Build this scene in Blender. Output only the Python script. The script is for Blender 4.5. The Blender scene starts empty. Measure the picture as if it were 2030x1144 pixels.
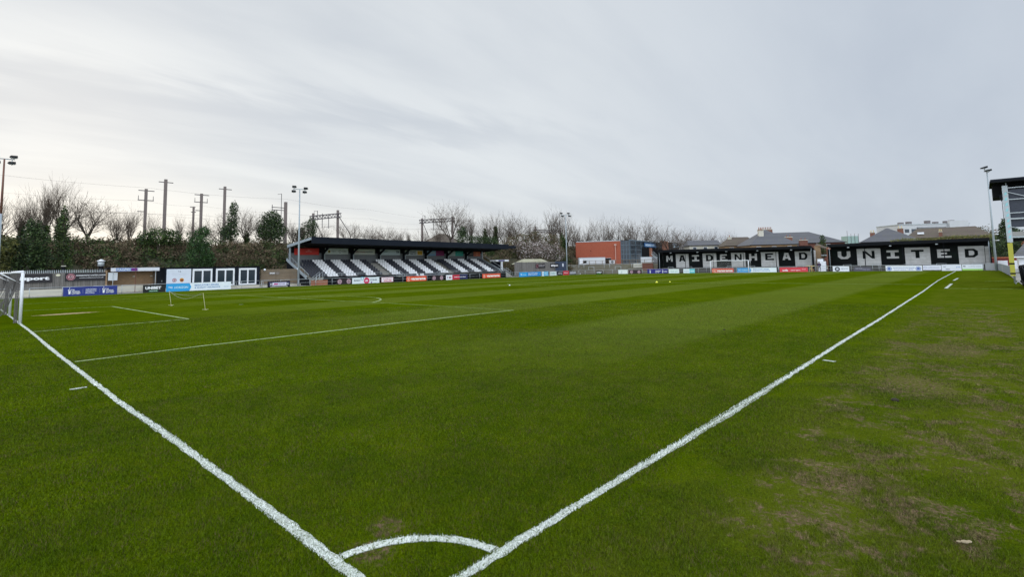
import bpy, bmesh, math, random
import numpy as np
from mathutils import Vector, Matrix, noise as mnoise
random.seed(7); RNG = np.random.default_rng(7)
R = math.radians
scene = bpy.context.scene
C = scene.collection

# ------------------------------------------------------------------ camera
cam_d = bpy.data.cameras.new('camera'); cam = bpy.data.objects.new('camera', cam_d); C.objects.link(cam)
yaw, pitch, roll = R(42.64), R(4.82), R(-1.15)
fw = Vector((-math.sin(yaw)*math.cos(pitch), math.cos(yaw)*math.cos(pitch), math.sin(pitch)))
rt = Vector((math.cos(yaw), math.sin(yaw), 0)); up = rt.cross(fw)
rt, up = rt*math.cos(roll)+up*math.sin(roll), -rt*math.sin(roll)+up*math.cos(roll)
M = Matrix((( rt.x, up.x, -fw.x, 2.907), (rt.y, up.y, -fw.y, -2.045), (rt.z, up.z, -fw.z, 2.229), (0, 0, 0, 1)))
cam.matrix_world = M
cam_d.sensor_width = 36; cam_d.lens = 36*1007.7/2030; cam_d.shift_y = (440.35-572)/2030
cam_d.clip_start = 0.1; cam_d.clip_end = 5000
scene.camera = cam

# ------------------------------------------------------------------ light, sky, exposure
SUN_EL, SUN_AZ = R(16), R(86)          # azimuth measured from +y towards -x
sun_dir = Vector((-math.sin(SUN_AZ)*math.cos(SUN_EL), math.cos(SUN_AZ)*math.cos(SUN_EL), math.sin(SUN_EL)))
w = bpy.data.worlds.new('World'); scene.world = w; w.use_nodes = True
nt = w.node_tree; N = nt.nodes; L = nt.links; N.clear()
def nd(t, tree=None, **kw):
    n = (tree or nt).nodes.new(t)
    for k, v in kw.items(): setattr(n, k, v)
    return n
def mth(tree, op, a, b=None, c=None, clamp=False):
    n = tree.nodes.new('ShaderNodeMath'); n.operation = op; n.use_clamp = clamp
    for i, v in enumerate((a, b, c)):
        if v is None: continue
        if isinstance(v, (int, float)): n.inputs[i].default_value = v
        else: tree.links.new(v, n.inputs[i])
    return n.outputs[0]
def mixc(tree, fac, a, b, mode='MIX'):
    n = tree.nodes.new('ShaderNodeMixRGB'); n.blend_type = mode
    for i, v in enumerate((fac, a, b)):
        if isinstance(v, (int, float)): n.inputs[i].default_value = v
        elif isinstance(v, (tuple, list)): n.inputs[i].default_value = tuple(v)[:3]+(1,)
        else: tree.links.new(v, n.inputs[i])
    return n.outputs[0]
def ramp(tree, x, p0, p1, c0=0, c1=1):
    n = tree.nodes.new('ShaderNodeMapRange'); n.clamp = True
    tree.links.new(x, n.inputs[0])
    for i, v in enumerate((p0, p1, c0, c1)): n.inputs[i+1].default_value = v
    n.interpolation_type = 'SMOOTHSTEP'
    return n.outputs[0]
def noise(tree, vec, scale, detail=4, rough=.5, dist=0, out=0):
    n = tree.nodes.new('ShaderNodeTexNoise'); n.inputs['Scale'].default_value = scale
    n.inputs['Detail'].default_value = detail; n.inputs['Roughness'].default_value = rough; n.inputs['Distortion'].default_value = dist
    if vec is not None: tree.links.new(vec, n.inputs['Vector'])
    return n.outputs[out]
sky = nd('ShaderNodeTexSky'); sky.sky_type = 'NISHITA'; sky.sun_disc = False
sky.sun_elevation = SUN_EL; sky.sun_rotation = -SUN_AZ
tc = nd('ShaderNodeTexCoord'); sep = nd('ShaderNodeSeparateXYZ'); L.new(tc.outputs['Generated'], sep.inputs[0])
zz = mth(nt, 'MAXIMUM', sep.outputs[2], 0.0)
den = mth(nt, 'ADD', zz, 0.16)
cx = mth(nt, 'DIVIDE', sep.outputs[0], den); cy = mth(nt, 'DIVIDE', sep.outputs[1], den)
comb = nd('ShaderNodeCombineXYZ'); L.new(cx, comb.inputs[0]); L.new(cy, comb.inputs[1])
mp = nd('ShaderNodeMapping'); mp.inputs['Rotation'].default_value = (0, 0, R(12)); mp.inputs['Scale'].default_value = (1.0, .30, 1)
L.new(comb.outputs[0], mp.inputs[0])
c1 = noise(nt, mp.outputs[0], 1.25, 7, .52, .35)
mp2 = nd('ShaderNodeMapping'); mp2.inputs['Rotation'].default_value = (0, 0, R(20)); mp2.inputs['Scale'].default_value = (1.0, .3, 1); mp2.inputs['Location'].default_value = (3, 5, 0)
L.new(comb.outputs[0], mp2.inputs[0])
c2 = noise(nt, mp2.outputs[0], 4.5, 5, .55, .3)
cl = mth(nt, 'ADD', mth(nt, 'MULTIPLY', c1, .8), mth(nt, 'MULTIPLY', c2, .2))
cl = ramp(nt, cl, .28, .66)
# one long darker bank of cloud across the western sky
sb_ = mth(nt, 'ADD', mth(nt, 'ADD', cx, 2.43), mth(nt, 'MULTIPLY', cy, -.463))
sb_ = mth(nt, 'ABSOLUTE', mth(nt, 'ADD', sb_, mth(nt, 'MULTIPLY_ADD', c2, 1.0, -.5)))
bandc = mth(nt, 'MULTIPLY', ramp(nt, sb_, .36, .0), ramp(nt, cy, 2.5, 1.2))
cl = mth(nt, 'MULTIPLY', cl, mth(nt, 'MULTIPLY_ADD', bandc, -.85, 1.0))
dotn = nd('ShaderNodeVectorMath'); dotn.operation = 'DOT_PRODUCT'; L.new(tc.outputs['Generated'], dotn.inputs[0])
dotn.inputs[1].default_value = Vector((-math.cos(R(4)), .12, .06)).normalized()
gl = ramp(nt, dotn.outputs['Value'], .10, 1.0)
gl2 = mth(nt, 'MULTIPLY', mth(nt, 'POWER', mth(nt, 'MAXIMUM', dotn.outputs['Value'], 0.0), 5.0), ramp(nt, sep.outputs[2], .20, .0))
dark = mixc(nt, gl, (.525, .585, .675), (.61, .655, .71))
lite = mixc(nt, gl, (.60, .66, .74), (.81, .845, .865))
ccol = mixc(nt, cl, dark, lite)
ccol = mixc(nt, mth(nt, 'MULTIPLY', gl2, .75), ccol, (1.02, .985, .90))
# sky brightness added out of view, overhead and behind, to light boards and turf
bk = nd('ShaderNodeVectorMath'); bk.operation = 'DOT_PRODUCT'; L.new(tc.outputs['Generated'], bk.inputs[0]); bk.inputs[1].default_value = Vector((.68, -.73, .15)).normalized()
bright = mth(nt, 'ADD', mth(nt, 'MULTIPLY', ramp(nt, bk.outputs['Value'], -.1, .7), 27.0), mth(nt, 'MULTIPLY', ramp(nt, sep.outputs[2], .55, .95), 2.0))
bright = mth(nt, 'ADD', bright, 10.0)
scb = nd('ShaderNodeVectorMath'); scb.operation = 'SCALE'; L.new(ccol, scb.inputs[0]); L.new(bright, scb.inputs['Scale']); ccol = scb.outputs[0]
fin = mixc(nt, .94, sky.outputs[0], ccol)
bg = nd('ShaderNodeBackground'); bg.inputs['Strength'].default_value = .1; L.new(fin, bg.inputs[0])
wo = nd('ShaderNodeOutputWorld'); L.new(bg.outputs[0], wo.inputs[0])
sl = bpy.data.lights.new('sun', 'SUN'); sl.energy = .9; sl.angle = R(11); sl.color = (1, .93, .82)
so = bpy.data.objects.new('sun', sl); C.objects.link(so)
so.rotation_euler = (-Vector((sun_dir.x, sun_dir.y, math.sin(R(26))))).to_track_quat('-Z', 'Y').to_euler()
scene.view_settings.view_transform = 'Standard'; scene.view_settings.look = 'None'
scene.view_settings.exposure = 0; scene.view_settings.gamma = 1; scene.view_settings.use_curve_mapping = False
try:
    scene.cycles.max_bounces = 5; scene.cycles.diffuse_bounces = 2; scene.cycles.use_denoising = True
except Exception: pass

# ------------------------------------------------------------------ helpers
def lin(h):
    h = h.lstrip('#'); v = [int(h[i:i+2], 16)/255 for i in (0, 2, 4)]
    return tuple(c/12.92 if c <= .04045 else ((c+.055)/1.055)**2.4 for c in v)
MATS = {}
def mat(key, col, rough=.7, var=.12, scale=3.0, metal=0, dirt=None, dirt_amt=.3, bump=0, bscale=40, spec=.4, stretch=None):
    if key in MATS: return MATS[key]
    m = bpy.data.materials.new(key); m.use_nodes = True; t = m.node_tree
    b = t.nodes['Principled BSDF']
    if isinstance(col, str): col = lin(col)
    col = tuple(min(c, .82) for c in col)
    g = t.nodes.new('ShaderNodeNewGeometry'); vec = g.outputs['Position']
    if stretch:
        mpn = t.nodes.new('ShaderNodeMapping'); mpn.inputs['Scale'].default_value = stretch; t.links.new(vec, mpn.inputs[0]); vec = mpn.outputs[0]
    n1 = noise(t, vec, scale, 5, .6)
    k = mth(t, 'MULTIPLY_ADD', n1, 2*var, 1-var)
    cc = t.nodes.new('ShaderNodeVectorMath'); cc.operation = 'SCALE'; cc.inputs[0].default_value = col; t.links.new(k, cc.inputs['Scale'])
    out = cc.outputs[0]
    if dirt:
        n2 = noise(t, vec, scale*.35, 6, .65)
        out = mixc(t, mth(t, 'MULTIPLY', ramp(t, n2, .48, .72), dirt_amt), out, dirt)
    t.links.new(out, b.inputs['Base Color'])
    b.inputs['Roughness'].default_value = rough; b.inputs['Metallic'].default_value = metal
    b.inputs['Specular IOR Level'].default_value = spec
    if bump:
        bn = t.nodes.new('ShaderNodeBump'); bn.inputs['Strength'].default_value = bump; bn.inputs['Distance'].default_value = .02
        t.links.new(noise(t, vec, bscale, 4, .6), bn.inputs['Height']); t.links.new(bn.outputs[0], b.inputs['Normal'])
    MATS[key] = m; return m
def paint(h, rough=.5): return mat('paint_'+h.lstrip('#'), h, rough, var=.06, scale=2.5)
def striped(key, ca, cb, axis, freq, duty=.5, rough=.7, bump=.6, var=.15, kind='bars', dirt=None):
    """planks, sheeting or slates running on the real surface: axis 0/1/2 of the world position, or horizontal run 'h'"""
    if key in MATS: return MATS[key]
    m = bpy.data.materials.new(key); m.use_nodes = True; t = m.node_tree; b = t.nodes['Principled BSDF']
    g = t.nodes.new('ShaderNodeNewGeometry'); s = t.nodes.new('ShaderNodeSeparateXYZ'); t.links.new(g.outputs['Position'], s.inputs[0])
    v = mth(t, 'ADD', s.outputs[0], s.outputs[1]) if axis == 'h' else s.outputs[axis]
    u = mth(t, 'FRACT', mth(t, 'MULTIPLY', v, freq))
    e = mth(t, 'LESS_THAN', u, duty)
    cellid = mth(t, 'FLOOR', mth(t, 'MULTIPLY', v, freq))
    wn = t.nodes.new('ShaderNodeTexWhiteNoise'); wn.noise_dimensions = '1D'; t.links.new(cellid, wn.inputs['W'])
    k = mth(t, 'MULTIPLY_ADD', wn.outputs['Value'], 2*var, 1-var)
    base = mixc(t, e, lin(ca) if isinstance(ca, str) else ca, lin(cb) if isinstance(cb, str) else cb)
    n1 = noise(t, g.outputs['Position'], 2.2, 6, .65)
    k = mth(t, 'MULTIPLY', k, mth(t, 'MULTIPLY_ADD', n1, .5, .75))
    sc = t.nodes.new('ShaderNodeVectorMath'); sc.operation = 'SCALE'; t.links.new(base, sc.inputs[0]); t.links.new(k, sc.inputs['Scale'])
    out = sc.outputs[0]
    if dirt: out = mixc(t, mth(t, 'MULTIPLY', ramp(t, noise(t, g.outputs['Position'], .9, 6, .7), .45, .7), .5), out, dirt)
    t.links.new(out, b.inputs['Base Color']); b.inputs['Roughness'].default_value = rough
    bn = t.nodes.new('ShaderNodeBump'); bn.inputs['Strength'].default_value = bump; bn.inputs['Distance'].default_value = .02
    t.links.new(mth(t, 'PINGPONG', u, .5), bn.inputs['Height']); t.links.new(bn.outputs[0], b.inputs['Normal'])
    MATS[key] = m; return m
def brick(key, c1, c2, mortar, scale=1.0, var=.5):
    if key in MATS: return MATS[key]
    m = bpy.data.materials.new(key); m.use_nodes = True; t = m.node_tree; b = t.nodes['Principled BSDF']
    g = t.nodes.new('ShaderNodeNewGeometry'); s = t.nodes.new('ShaderNodeSeparateXYZ'); t.links.new(g.outputs['Position'], s.inputs[0])
    cb = t.nodes.new('ShaderNodeCombineXYZ'); t.links.new(mth(t, 'ADD', s.outputs[0], s.outputs[1]), cb.inputs[0]); t.links.new(s.outputs[2], cb.inputs[1])
    br = t.nodes.new('ShaderNodeTexBrick'); t.links.new(cb.outputs[0], br.inputs['Vector'])
    br.inputs['Color1'].default_value = lin(c1)+(1,); br.inputs['Color2'].default_value = lin(c2)+(1,); br.inputs['Mortar'].default_value = lin(mortar)+(1,)
    br.inputs['Scale'].default_value = scale; br.inputs['Brick Width'].default_value = .22; br.inputs['Row Height'].default_value = .075; br.inputs['Mortar Size'].default_value = .008
    n1 = noise(t, g.outputs['Position'], .7, 6, .65)
    sc = t.nodes.new('ShaderNodeVectorMath'); sc.operation = 'SCALE'; t.links.new(br.outputs[0], sc.inputs[0]); t.links.new(mth(t, 'MULTIPLY_ADD', n1, var, 1-var/2), sc.inputs['Scale'])
    t.links.new(sc.outputs[0], b.inputs['Base Color']); b.inputs['Roughness'].default_value = .85
    MATS[key] = m; return m

class MB:
    """collects shapes in local coordinates; build() links them as ONE mesh object"""
    def __init__(s): s.v = []; s.f = []; s.m = []; s.cur = 0
    def add(s, vs, fs):
        o = len(s.v); s.v += [tuple(v) for v in vs]; s.f += [tuple(i+o for i in f) for f in fs]; s.m += [s.cur]*len(fs); return s
    def box(s, x0, x1, y0, y1, z0, z1):
        return s.add([(x0,y0,z0),(x1,y0,z0),(x1,y1,z0),(x0,y1,z0),(x0,y0,z1),(x1,y0,z1),(x1,y1,z1),(x0,y1,z1)],
            [(0,3,2,1),(4,5,6,7),(0,1,5,4),(1,2,6,5),(2,3,7,6),(3,0,4,7)])
    def hexa(s, b, t):   # bottom quad, top quad
        return s.add(list(b)+list(t), [(0,3,2,1),(4,5,6,7),(0,1,5,4),(1,2,6,5),(2,3,7,6),(3,0,4,7)])
    def tube(s, p, q, r1, r2=None, n=8, caps=True):
        r2 = r1 if r2 is None else r2; p = Vector(p); q = Vector(q); d = (q-p)
        if d.length < 1e-6: return s
        d.normalize(); a = d.orthogonal().normalized(); b = d.cross(a)
        vs = []
        for c, r in ((p, r1), (q, r2)):
            for i in range(n):
                t = 2*math.pi*i/n; vs.append(c+(a*math.cos(t)+b*math.sin(t))*r)
        fs = [(i, (i+1) % n, n+(i+1) % n, n+i) for i in range(n)]
        if caps: fs += [tuple(range(n-1, -1, -1)), tuple(range(n, 2*n))]
        return s.add(vs, fs)
    def path(s, pts, r, n=6):
        for a, b in zip(pts, pts[1:]): s.tube(a, b, r, r, n)
        return s
    def beam(s, p, q, w, h):
        p = Vector(p); q = Vector(q); d = (q-p).normalized(); u = Vector((0,0,1))
        if abs(d.z) > .95: u = Vector((0,1,0))
        a = d.cross(u).normalized()*w/2; b = a.cross(d).normalized()*h/2
        return s.hexa([p-a-b, p+a-b, q+a-b, q-a-b], [p-a+b, p+a+b, q+a+b, q-a+b])
    def extr(s, poly, y0, y1):    # poly in x,z extruded along y (poly counterclockwise seen from -y)
        n = len(poly); vs = [(x, y0, z) for x, z in poly]+[(x, y1, z) for x, z in poly]
        return s.add(vs, [tuple(range(n)), tuple(range(2*n-1, n-1, -1))]+[(i, n+i, n+(i+1) % n, (i+1) % n) for i in range(n)])
    def disc(s, cx, cz, r, y0, y1, n=24, rz=None):
        rz = rz or r; return s.extr([(cx+r*math.cos(2*math.pi*i/n), cz+rz*math.sin(2*math.pi*i/n)) for i in range(n)], y0, y1)
    def ring(s, cx, cz, ro, ri, y0, y1, n=24):
        for i in range(n):
            a, b = 2*math.pi*i/n, 2*math.pi*(i+1)/n
            s.extr([(cx+ri*math.cos(a), cz+ri*math.sin(a)), (cx+ro*math.cos(a), cz+ro*math.sin(a)), (cx+ro*math.cos(b), cz+ro*math.sin(b)), (cx+ri*math.cos(b), cz+ri*math.sin(b))], y0, y1)
        return s
    def ball(s, c, r, n=10, sx=1, sy=1, sz=1):
        vs = []; fs = []
        for j in range(n+1):
            t = math.pi*j/n
            for i in range(n*2): 
                p = math.pi*i/n; vs.append((c[0]+r*sx*math.sin(t)*math.cos(p), c[1]+r*sy*math.sin(t)*math.sin(p), c[2]+r*sz*math.cos(t)))
        for j in range(n):
            for i in range(n*2): a = j*2*n+i; b = j*2*n+(i+1) % (2*n); fs.append((a, a+2*n, b+2*n, b))
        return s.add(vs, fs)
    def build(s, name, m, parent=None, smooth=False):
        me = bpy.data.meshes.new(name); me.from_pydata(s.v, [], s.f)
        ms = m if isinstance(m, (list, tuple)) else [m]
        for x in ms: me.materials.append(x)
        if len(ms) > 1: me.polygons.foreach_set('material_index', s.m)
        if smooth: me.polygons.foreach_set('use_smooth', [True]*len(me.polygons))
        me.update(); o = bpy.data.objects.new(name, me); C.objects.link(o)
        if parent: o.parent = parent
        return o
def tag(o, label=None, cat=None, group=None, kind=None):
    if label: o['label'] = label
    if cat: o['category'] = cat
    if group: o['group'] = group
    if kind: o['kind'] = kind
    return o
def thing(name, label, cat, loc=(0,0,0), rz=0, group=None):
    o = bpy.data.objects.new(name, None); C.objects.link(o); o.empty_display_size = .3
    o.location = loc; o.rotation_euler = (0, 0, rz); return tag(o, label, cat, group)
def copy_tree(o, parent=None):
    c = o.copy(); C.objects.link(c); c.parent = parent
    for ch in list(o.children): copy_tree(ch, c)
    return c
def struct(name, mb, m): return tag(mb.build(name, m), kind='structure')
def gz(x, y):
    """the pitch falls gently away from the camera corner"""
    k = .75+.6*max(0, min(y, 110))/90
    return -.0045*max(0, min(-x, 80)-12)*k-.0012*max(0, min(y, 110)-40)
def west(name, label, cat, y, z=None, group=None, X=-71.0): return thing(name, label, cat, (X, y, gz(X, y) if z is None else z), R(90), group)
def north(name, label, cat, x, z=None, group=None, Y=105.0): return thing(name, label, cat, (x, Y, gz(x, Y) if z is None else z), 0, group)

_tc = {}
def text_mesh(s, bold=.0):
    if (s, bold) in _tc: return _tc[(s, bold)]
    cu = bpy.data.curves.new('t', 'FONT'); cu.body = s; cu.size = 1; cu.resolution_u = 2; cu.offset = bold
    ob = bpy.data.objects.new('t', cu); me = bpy.data.meshes.new_from_object(ob)
    vs = [tuple(v.co) for v in me.vertices]; fs = [tuple(p.vertices) for p in me.polygons]
    bpy.data.objects.remove(ob); bpy.data.meshes.remove(me); bpy.data.curves.remove(cu)
    xs = [v[0] for v in vs]; ys = [v[1] for v in vs]
    _tc[(s, bold)] = (vs, fs, min(xs), max(xs), min(ys), max(ys)); return _tc[(s, bold)]
def put_text(mb, s, x0, x1, z0, z1, y=-.04, bold=.0, shear=0):
    vs, fs, a, b, c, d = text_mesh(s, bold)
    mb.add([(x0+(v[0]-a)/(b-a)*(x1-x0)+shear*(v[1]-c), y, z0+(v[1]-c)/(d-c)*(z1-z0)) for v in vs], fs)

def sign(root, w, h, bgc, el, x=0, z=0, y=-.03, name='panel', thick=.025, frame=None):
    """flat board with its front face at local y; el: (kind, colour, ...)"""
    p = MB().box(x, x+w, y, y+thick, z, z+h).build(name, bgc if not isinstance(bgc, str) else paint(bgc), root)
    lay = {}
    k = 0
    for e in el:
        kind, col = e[0], e[1]; k += 1
        yy = y-.003-.0012*k
        nm = 'lettering' if kind == 'text' else 'emblem' if kind in ('disc', 'ring', 'poly') else 'colour_field'
        mb = lay.setdefault((nm, col), MB())
        if kind == 'text': put_text(mb, e[2], x+e[3]*w, x+e[4]*w, z+e[5]*h, z+e[6]*h, yy, e[7] if len(e) > 7 else .02, e[8] if len(e) > 8 else 0)
        elif kind == 'rect': mb.box(x+e[2]*w, x+e[3]*w, yy, y-.0005*1, z+e[4]*h, z+e[5]*h)
        elif kind == 'disc': mb.disc(x+e[2]*w, z+e[3]*h, e[4]*h, yy, y-.001)
        elif kind == 'ring': mb.ring(x+e[2]*w, z+e[3]*h, e[4]*h, e[5]*h, yy, y-.001)
        elif kind == 'poly': mb.extr([(x+a*w, z+b*h) for a, b in e[2]], yy, y-.001)
    for (nm, col), mb in lay.items(): mb.build(nm, paint(col), p)
    return p

# ------------------------------------------------------------------ turf
def turf_color(t, mask_lines=False, blade=False):
    g = t.nodes.new('ShaderNodeNewGeometry'); P = g.outputs['Position']
    s = t.nodes.new('ShaderNodeSeparateXYZ'); t.links.new(P, s.inputs[0]); X, Y = s.outputs[0], s.outputs[1]
    fl = t.nodes.new('ShaderNodeCombineXYZ'); t.links.new(X, fl.inputs[0]); t.links.new(Y, fl.inputs[1]); P2 = fl.outputs[0]
    big = noise(t, P2, .11, 5, .55); mid = noise(t, P2, .9, 5, .6); fine = noise(t, P2, 7, 5, .65); tiny = noise(t, P2, 45, 3, .7)
    a, b_, c = (.047, .084, .001), (.086, .125, .0015), (.132, .144, .006)
    col = mixc(t, ramp(t, mid, .18, .84), a, b_)
    col = mixc(t, mth(t, 'MULTIPLY', ramp(t, fine, .45, .78), .42), col, c)
    # mowing stripes laid along the pitch (real: leaves bent towards or away)
    u = mth(t, 'ADD', X, mth(t, 'MULTIPLY', noise(t, P2, .5, 2), .5))
    st = mth(t, 'FRACT', mth(t, 'DIVIDE', mth(t, 'ADD', u, 112.6), 11.0))
    sw = mth(t, 'MULTIPLY', ramp(t, st, .45, .55), mth(t, 'SUBTRACT', 1.0, ramp(t, st, .93, 1.0)))
    far = ramp(t, Y, 3, 16)
    inpitch = mth(t, 'MULTIPLY', mth(t, 'LESS_THAN', X, -.1), mth(t, 'GREATER_THAN', Y, .1))
    sw = mth(t, 'MULTIPLY', mth(t, 'MULTIPLY', sw, far), inpitch)
    col = mixc(t, mth(t, 'MULTIPLY', sw, .62), col, (.122, .158, .022))
    # cross stripes, faint
    sy = mth(t, 'FRACT', mth(t, 'DIVIDE', Y, 11.0))
    col = mixc(t, mth(t, 'MULTIPLY', mth(t, 'MULTIPLY', ramp(t, sy, .46, .54), inpitch), .10), col, (.13, .15, .015))
    k = mth(t, 'MULTIPLY_ADD', big, .4, .63)
    k = mth(t, 'MULTIPLY', k, mth(t, 'MULTIPLY_ADD', ramp(t, tiny, .32, .68), .75, .62))
    sc = t.nodes.new('ShaderNodeVectorMath'); sc.operation = 'SCALE'; t.links.new(col, sc.inputs[0]); t.links.new(k, sc.inputs['Scale'])
    col = sc.outputs[0]
    # rougher, yellower grass and worn earth outside the touchline
    outside = ramp(t, X, .05, 1.1)
    col = mixc(t, mth(t, 'MULTIPLY', outside, mth(t, 'MULTIPLY_ADD', ramp(t, mid, .35, .6), .35, .15)), col, (.085, .096, .011))
    wn = mth(t, 'ADD', mth(t, 'MULTIPLY', noise(t, P2, .8, 3, .6, .6), .38), mth(t, 'MULTIPLY', noise(t, P2, 4.2, 7, .74, .5), .62))
    band = mth(t, 'MULTIPLY', ramp(t, X, .25, 1.2), mth(t, 'SUBTRACT', 1.0, ramp(t, X, 3.2, 4.4)))
    band = mth(t, 'MULTIPLY', band, mth(t, 'SUBTRACT', 1.0, ramp(t, Y, 22, 42)))
    thr = mth(t, 'MULTIPLY_ADD', band, -.16, .655)
    worn = ramp(t, mth(t, 'SUBTRACT', wn, thr), -.01, .09)
    worn = mth(t, 'MULTIPLY', worn, ramp(t, noise(t, P2, 24, 5, .75), .36, .60), clamp=True)
    def patch(cx, cy, rx, ry):
        dx = mth(t, 'DIVIDE', mth(t, 'SUBTRACT', X, cx), rx); dy = mth(t, 'DIVIDE', mth(t, 'SUBTRACT', Y, cy), ry)
        r2 = mth(t, 'ADD', mth(t, 'MULTIPLY', dx, dx), mth(t, 'MULTIPLY', dy, dy))
        r2 = mth(t, 'ADD', r2, mth(t, 'MULTIPLY_ADD', noise(t, P2, 5, 6, .75), 4.2, -2.1))
        return mth(t, 'SUBTRACT', 1.0, ramp(t, r2, .3, 1.1))
    for q in ((-.78, .26, .22, .18), (-1.0, .55, .2, .16), (1.9, 9.3, .6, 1.1), (2.2, 14.0, .7, 1.2), (2.5, 2.1, .4, .35), (1.9, 1.5, .4, .3), (3.2, 4.6, .3, .5)):
        worn = mth(t, 'MAXIMUM', worn, mth(t, 'MULTIPLY', patch(*q), ramp(t, noise(t, P2, 18, 5, .75), .40, .64)), clamp=True)
    goalm = patch(-36.4, 2.3, .75, 1.5)
    earth = mixc(t, ramp(t, noise(t, P2, 12, 5, .7), .3, .7), (.095, .062, .038), (.20, .138, .088))
    col = mixc(t, worn, col, earth)
    col = mixc(t, mth(t, 'MULTIPLY', goalm, .85), col, (.40, .30, .17))
    if mask_lines:
        wob = mth(t, 'MULTIPLY_ADD', noise(t, P2, 9, 3, .6), .05, -.025)
        xa = mth(t, 'ABSOLUTE', mth(t, 'ADD', X, wob)); drift = mth(t, 'MULTIPLY', mth(t, 'MULTIPLY', ramp(t, X, -5, -8.5), ramp(t, X, -25, -18.5)), .063)
        ya = mth(t, 'ABSOLUTE', mth(t, 'ADD', mth(t, 'ADD', Y, drift), wob))
        tl = mth(t, 'MULTIPLY', mth(t, 'LESS_THAN', xa, .047), mth(t, 'GREATER_THAN', Y, -.06))
        glm = mth(t, 'MULTIPLY', mth(t, 'LESS_THAN', ya, .047), mth(t, 'LESS_THAN', X, .06))
        rr = mth(t, 'SQRT', mth(t, 'ADD', mth(t, 'MULTIPLY', X, X), mth(t, 'MULTIPLY', Y, Y)))
        ar = mth(t, 'LESS_THAN', mth(t, 'ABSOLUTE', mth(t, 'ADD', mth(t, 'SUBTRACT', rr, .90), wob)), .046)
        ar = mth(t, 'MULTIPLY', ar, mth(t, 'MULTIPLY', mth(t, 'LESS_THAN', X, 0.0), mth(t, 'GREATER_THAN', Y, 0.0)))
        mk = mth(t, 'MAXIMUM', mth(t, 'MAXIMUM', tl, glm), ar)
        mk = mth(t, 'MULTIPLY', mk, ramp(t, noise(t, P2, 40, 4, .7), .36, .52), clamp=True)
        col = mixc(t, mth(t, 'MULTIPLY', mk, .95), col, (.68, .71, .68))
    return col
def turf_mat(name, blade):
    m = bpy.data.materials.new(name); m.use_nodes = True; t = m.node_tree; b = t.nodes['Principled BSDF']
    col = turf_color(t, blade, blade)
    g = t.nodes.new('ShaderNodeNewGeometry')
    if blade:
        k = mth(t, 'MULTIPLY_ADD', g.outputs['Random Per Island'], 1.6, .36)
        sc = t.nodes.new('ShaderNodeVectorMath'); sc.operation = 'SCALE'; t.links.new(col, sc.inputs[0]); t.links.new(k, sc.inputs['Scale']); col = sc.outputs[0]
        wn_ = t.nodes.new('ShaderNodeTexWhiteNoise'); wn_.noise_dimensions = '1D'; t.links.new(g.outputs['Random Per Island'], wn_.inputs['W'])
        thatch = mth(t, 'MULTIPLY', mth(t, 'GREATER_THAN', wn_.outputs['Value'], .80), ramp(t, noise(t, g.outputs['Position'], 2.5, 4, .6), .38, .62))
        lum = t.nodes.new('ShaderNodeSeparateColor'); t.links.new(col, lum.inputs[0])
        thatch = mth(t, 'MULTIPLY', thatch, mth(t, 'LESS_THAN', lum.outputs[2], .25))
        col = mixc(t, thatch, col, (.125, .092, .04))
        b.inputs['Roughness'].default_value = .6; b.inputs['Specular IOR Level'].default_value = .10
    else:
        b.inputs['Roughness'].default_value = .95; b.inputs['Specular IOR Level'].default_value = 0
        bn = t.nodes.new('ShaderNodeBump'); bn.inputs['Strength'].default_value = .7; bn.inputs['Distance'].default_value = .03
        t.links.new(noise(t, g.outputs['Position'], 28, 5, .75), bn.inputs['Height']); t.links.new(bn.outputs[0], b.inputs['Normal'])
    t.links.new(col, b.inputs['Base Color']); return m
M_turf = turf_mat('turf', False); M_blade = turf_mat('grass_blades', True)
def grid_mesh(name, xs, ys, zf, m, kind='structure'):
    mb = MB(); nx, ny = len(xs), len(ys)
    vs = [(x, y, zf(x, y)) for y in ys for x in xs]
    fs = [(j*nx+i, j*nx+i+1, (j+1)*nx+i+1, (j+1)*nx+i) for j in range(ny-1) for i in range(nx-1)]
    mb.add(vs, fs); o = mb.build(name, m); o['kind'] = kind; return o
grid_mesh('pitch', [x*1.0 for x in range(-71, 8)], [y*1.0 for y in range(-12, 106)], gz, M_turf)
# wider ground: one sheet to the horizon, a little lower than the pitch
M_ground = mat('rough_ground', (.075, .09, .03), .95, .3, .05, dirt=(.12, .10, .07), dirt_amt=.6)
def gout(x, y): return -.62 if (-82 < x < 12 and -20 < y < 112) else -1.2
grid_mesh('ground', [-3000, -600, -200, -82.1, -81.9, 11.9, 12.1, 60, 300, 3000], [-600, -100, -20.1, -19.9, 111.9, 112.1, 300, 900, 3500], gout, M_ground)
# paths behind the rails
M_conc = mat('worn_concrete', (.30, .285, .25), .9, .2, 1.5, dirt=(.13, .125, .09), dirt_amt=.6, bump=.2)
grid_mesh('west_path', [-79, -75, -71.02], [y*1.0 for y in range(-12, 106, 2)], lambda x, y: gz(-71, y)+.01, M_conc)
M_conc2 = mat('dark_concrete', (.085, .082, .072), .9, .25, 1.2, dirt=(.05, .05, .04), dirt_amt=.5)  # concrete in a darker tone than the west path
grid_mesh('north_path', [x*1.0 for x in range(-79, 9, 2)], [105.02, 108, 111.9], lambda x, y: gz(max(x, -71), 105)+.01, M_conc2)
grid_mesh('east_path', [4.9, 5.6, 11.9], [y*1.0 for y in range(20, 113, 3)], lambda x, y: .03, M_conc)

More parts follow.
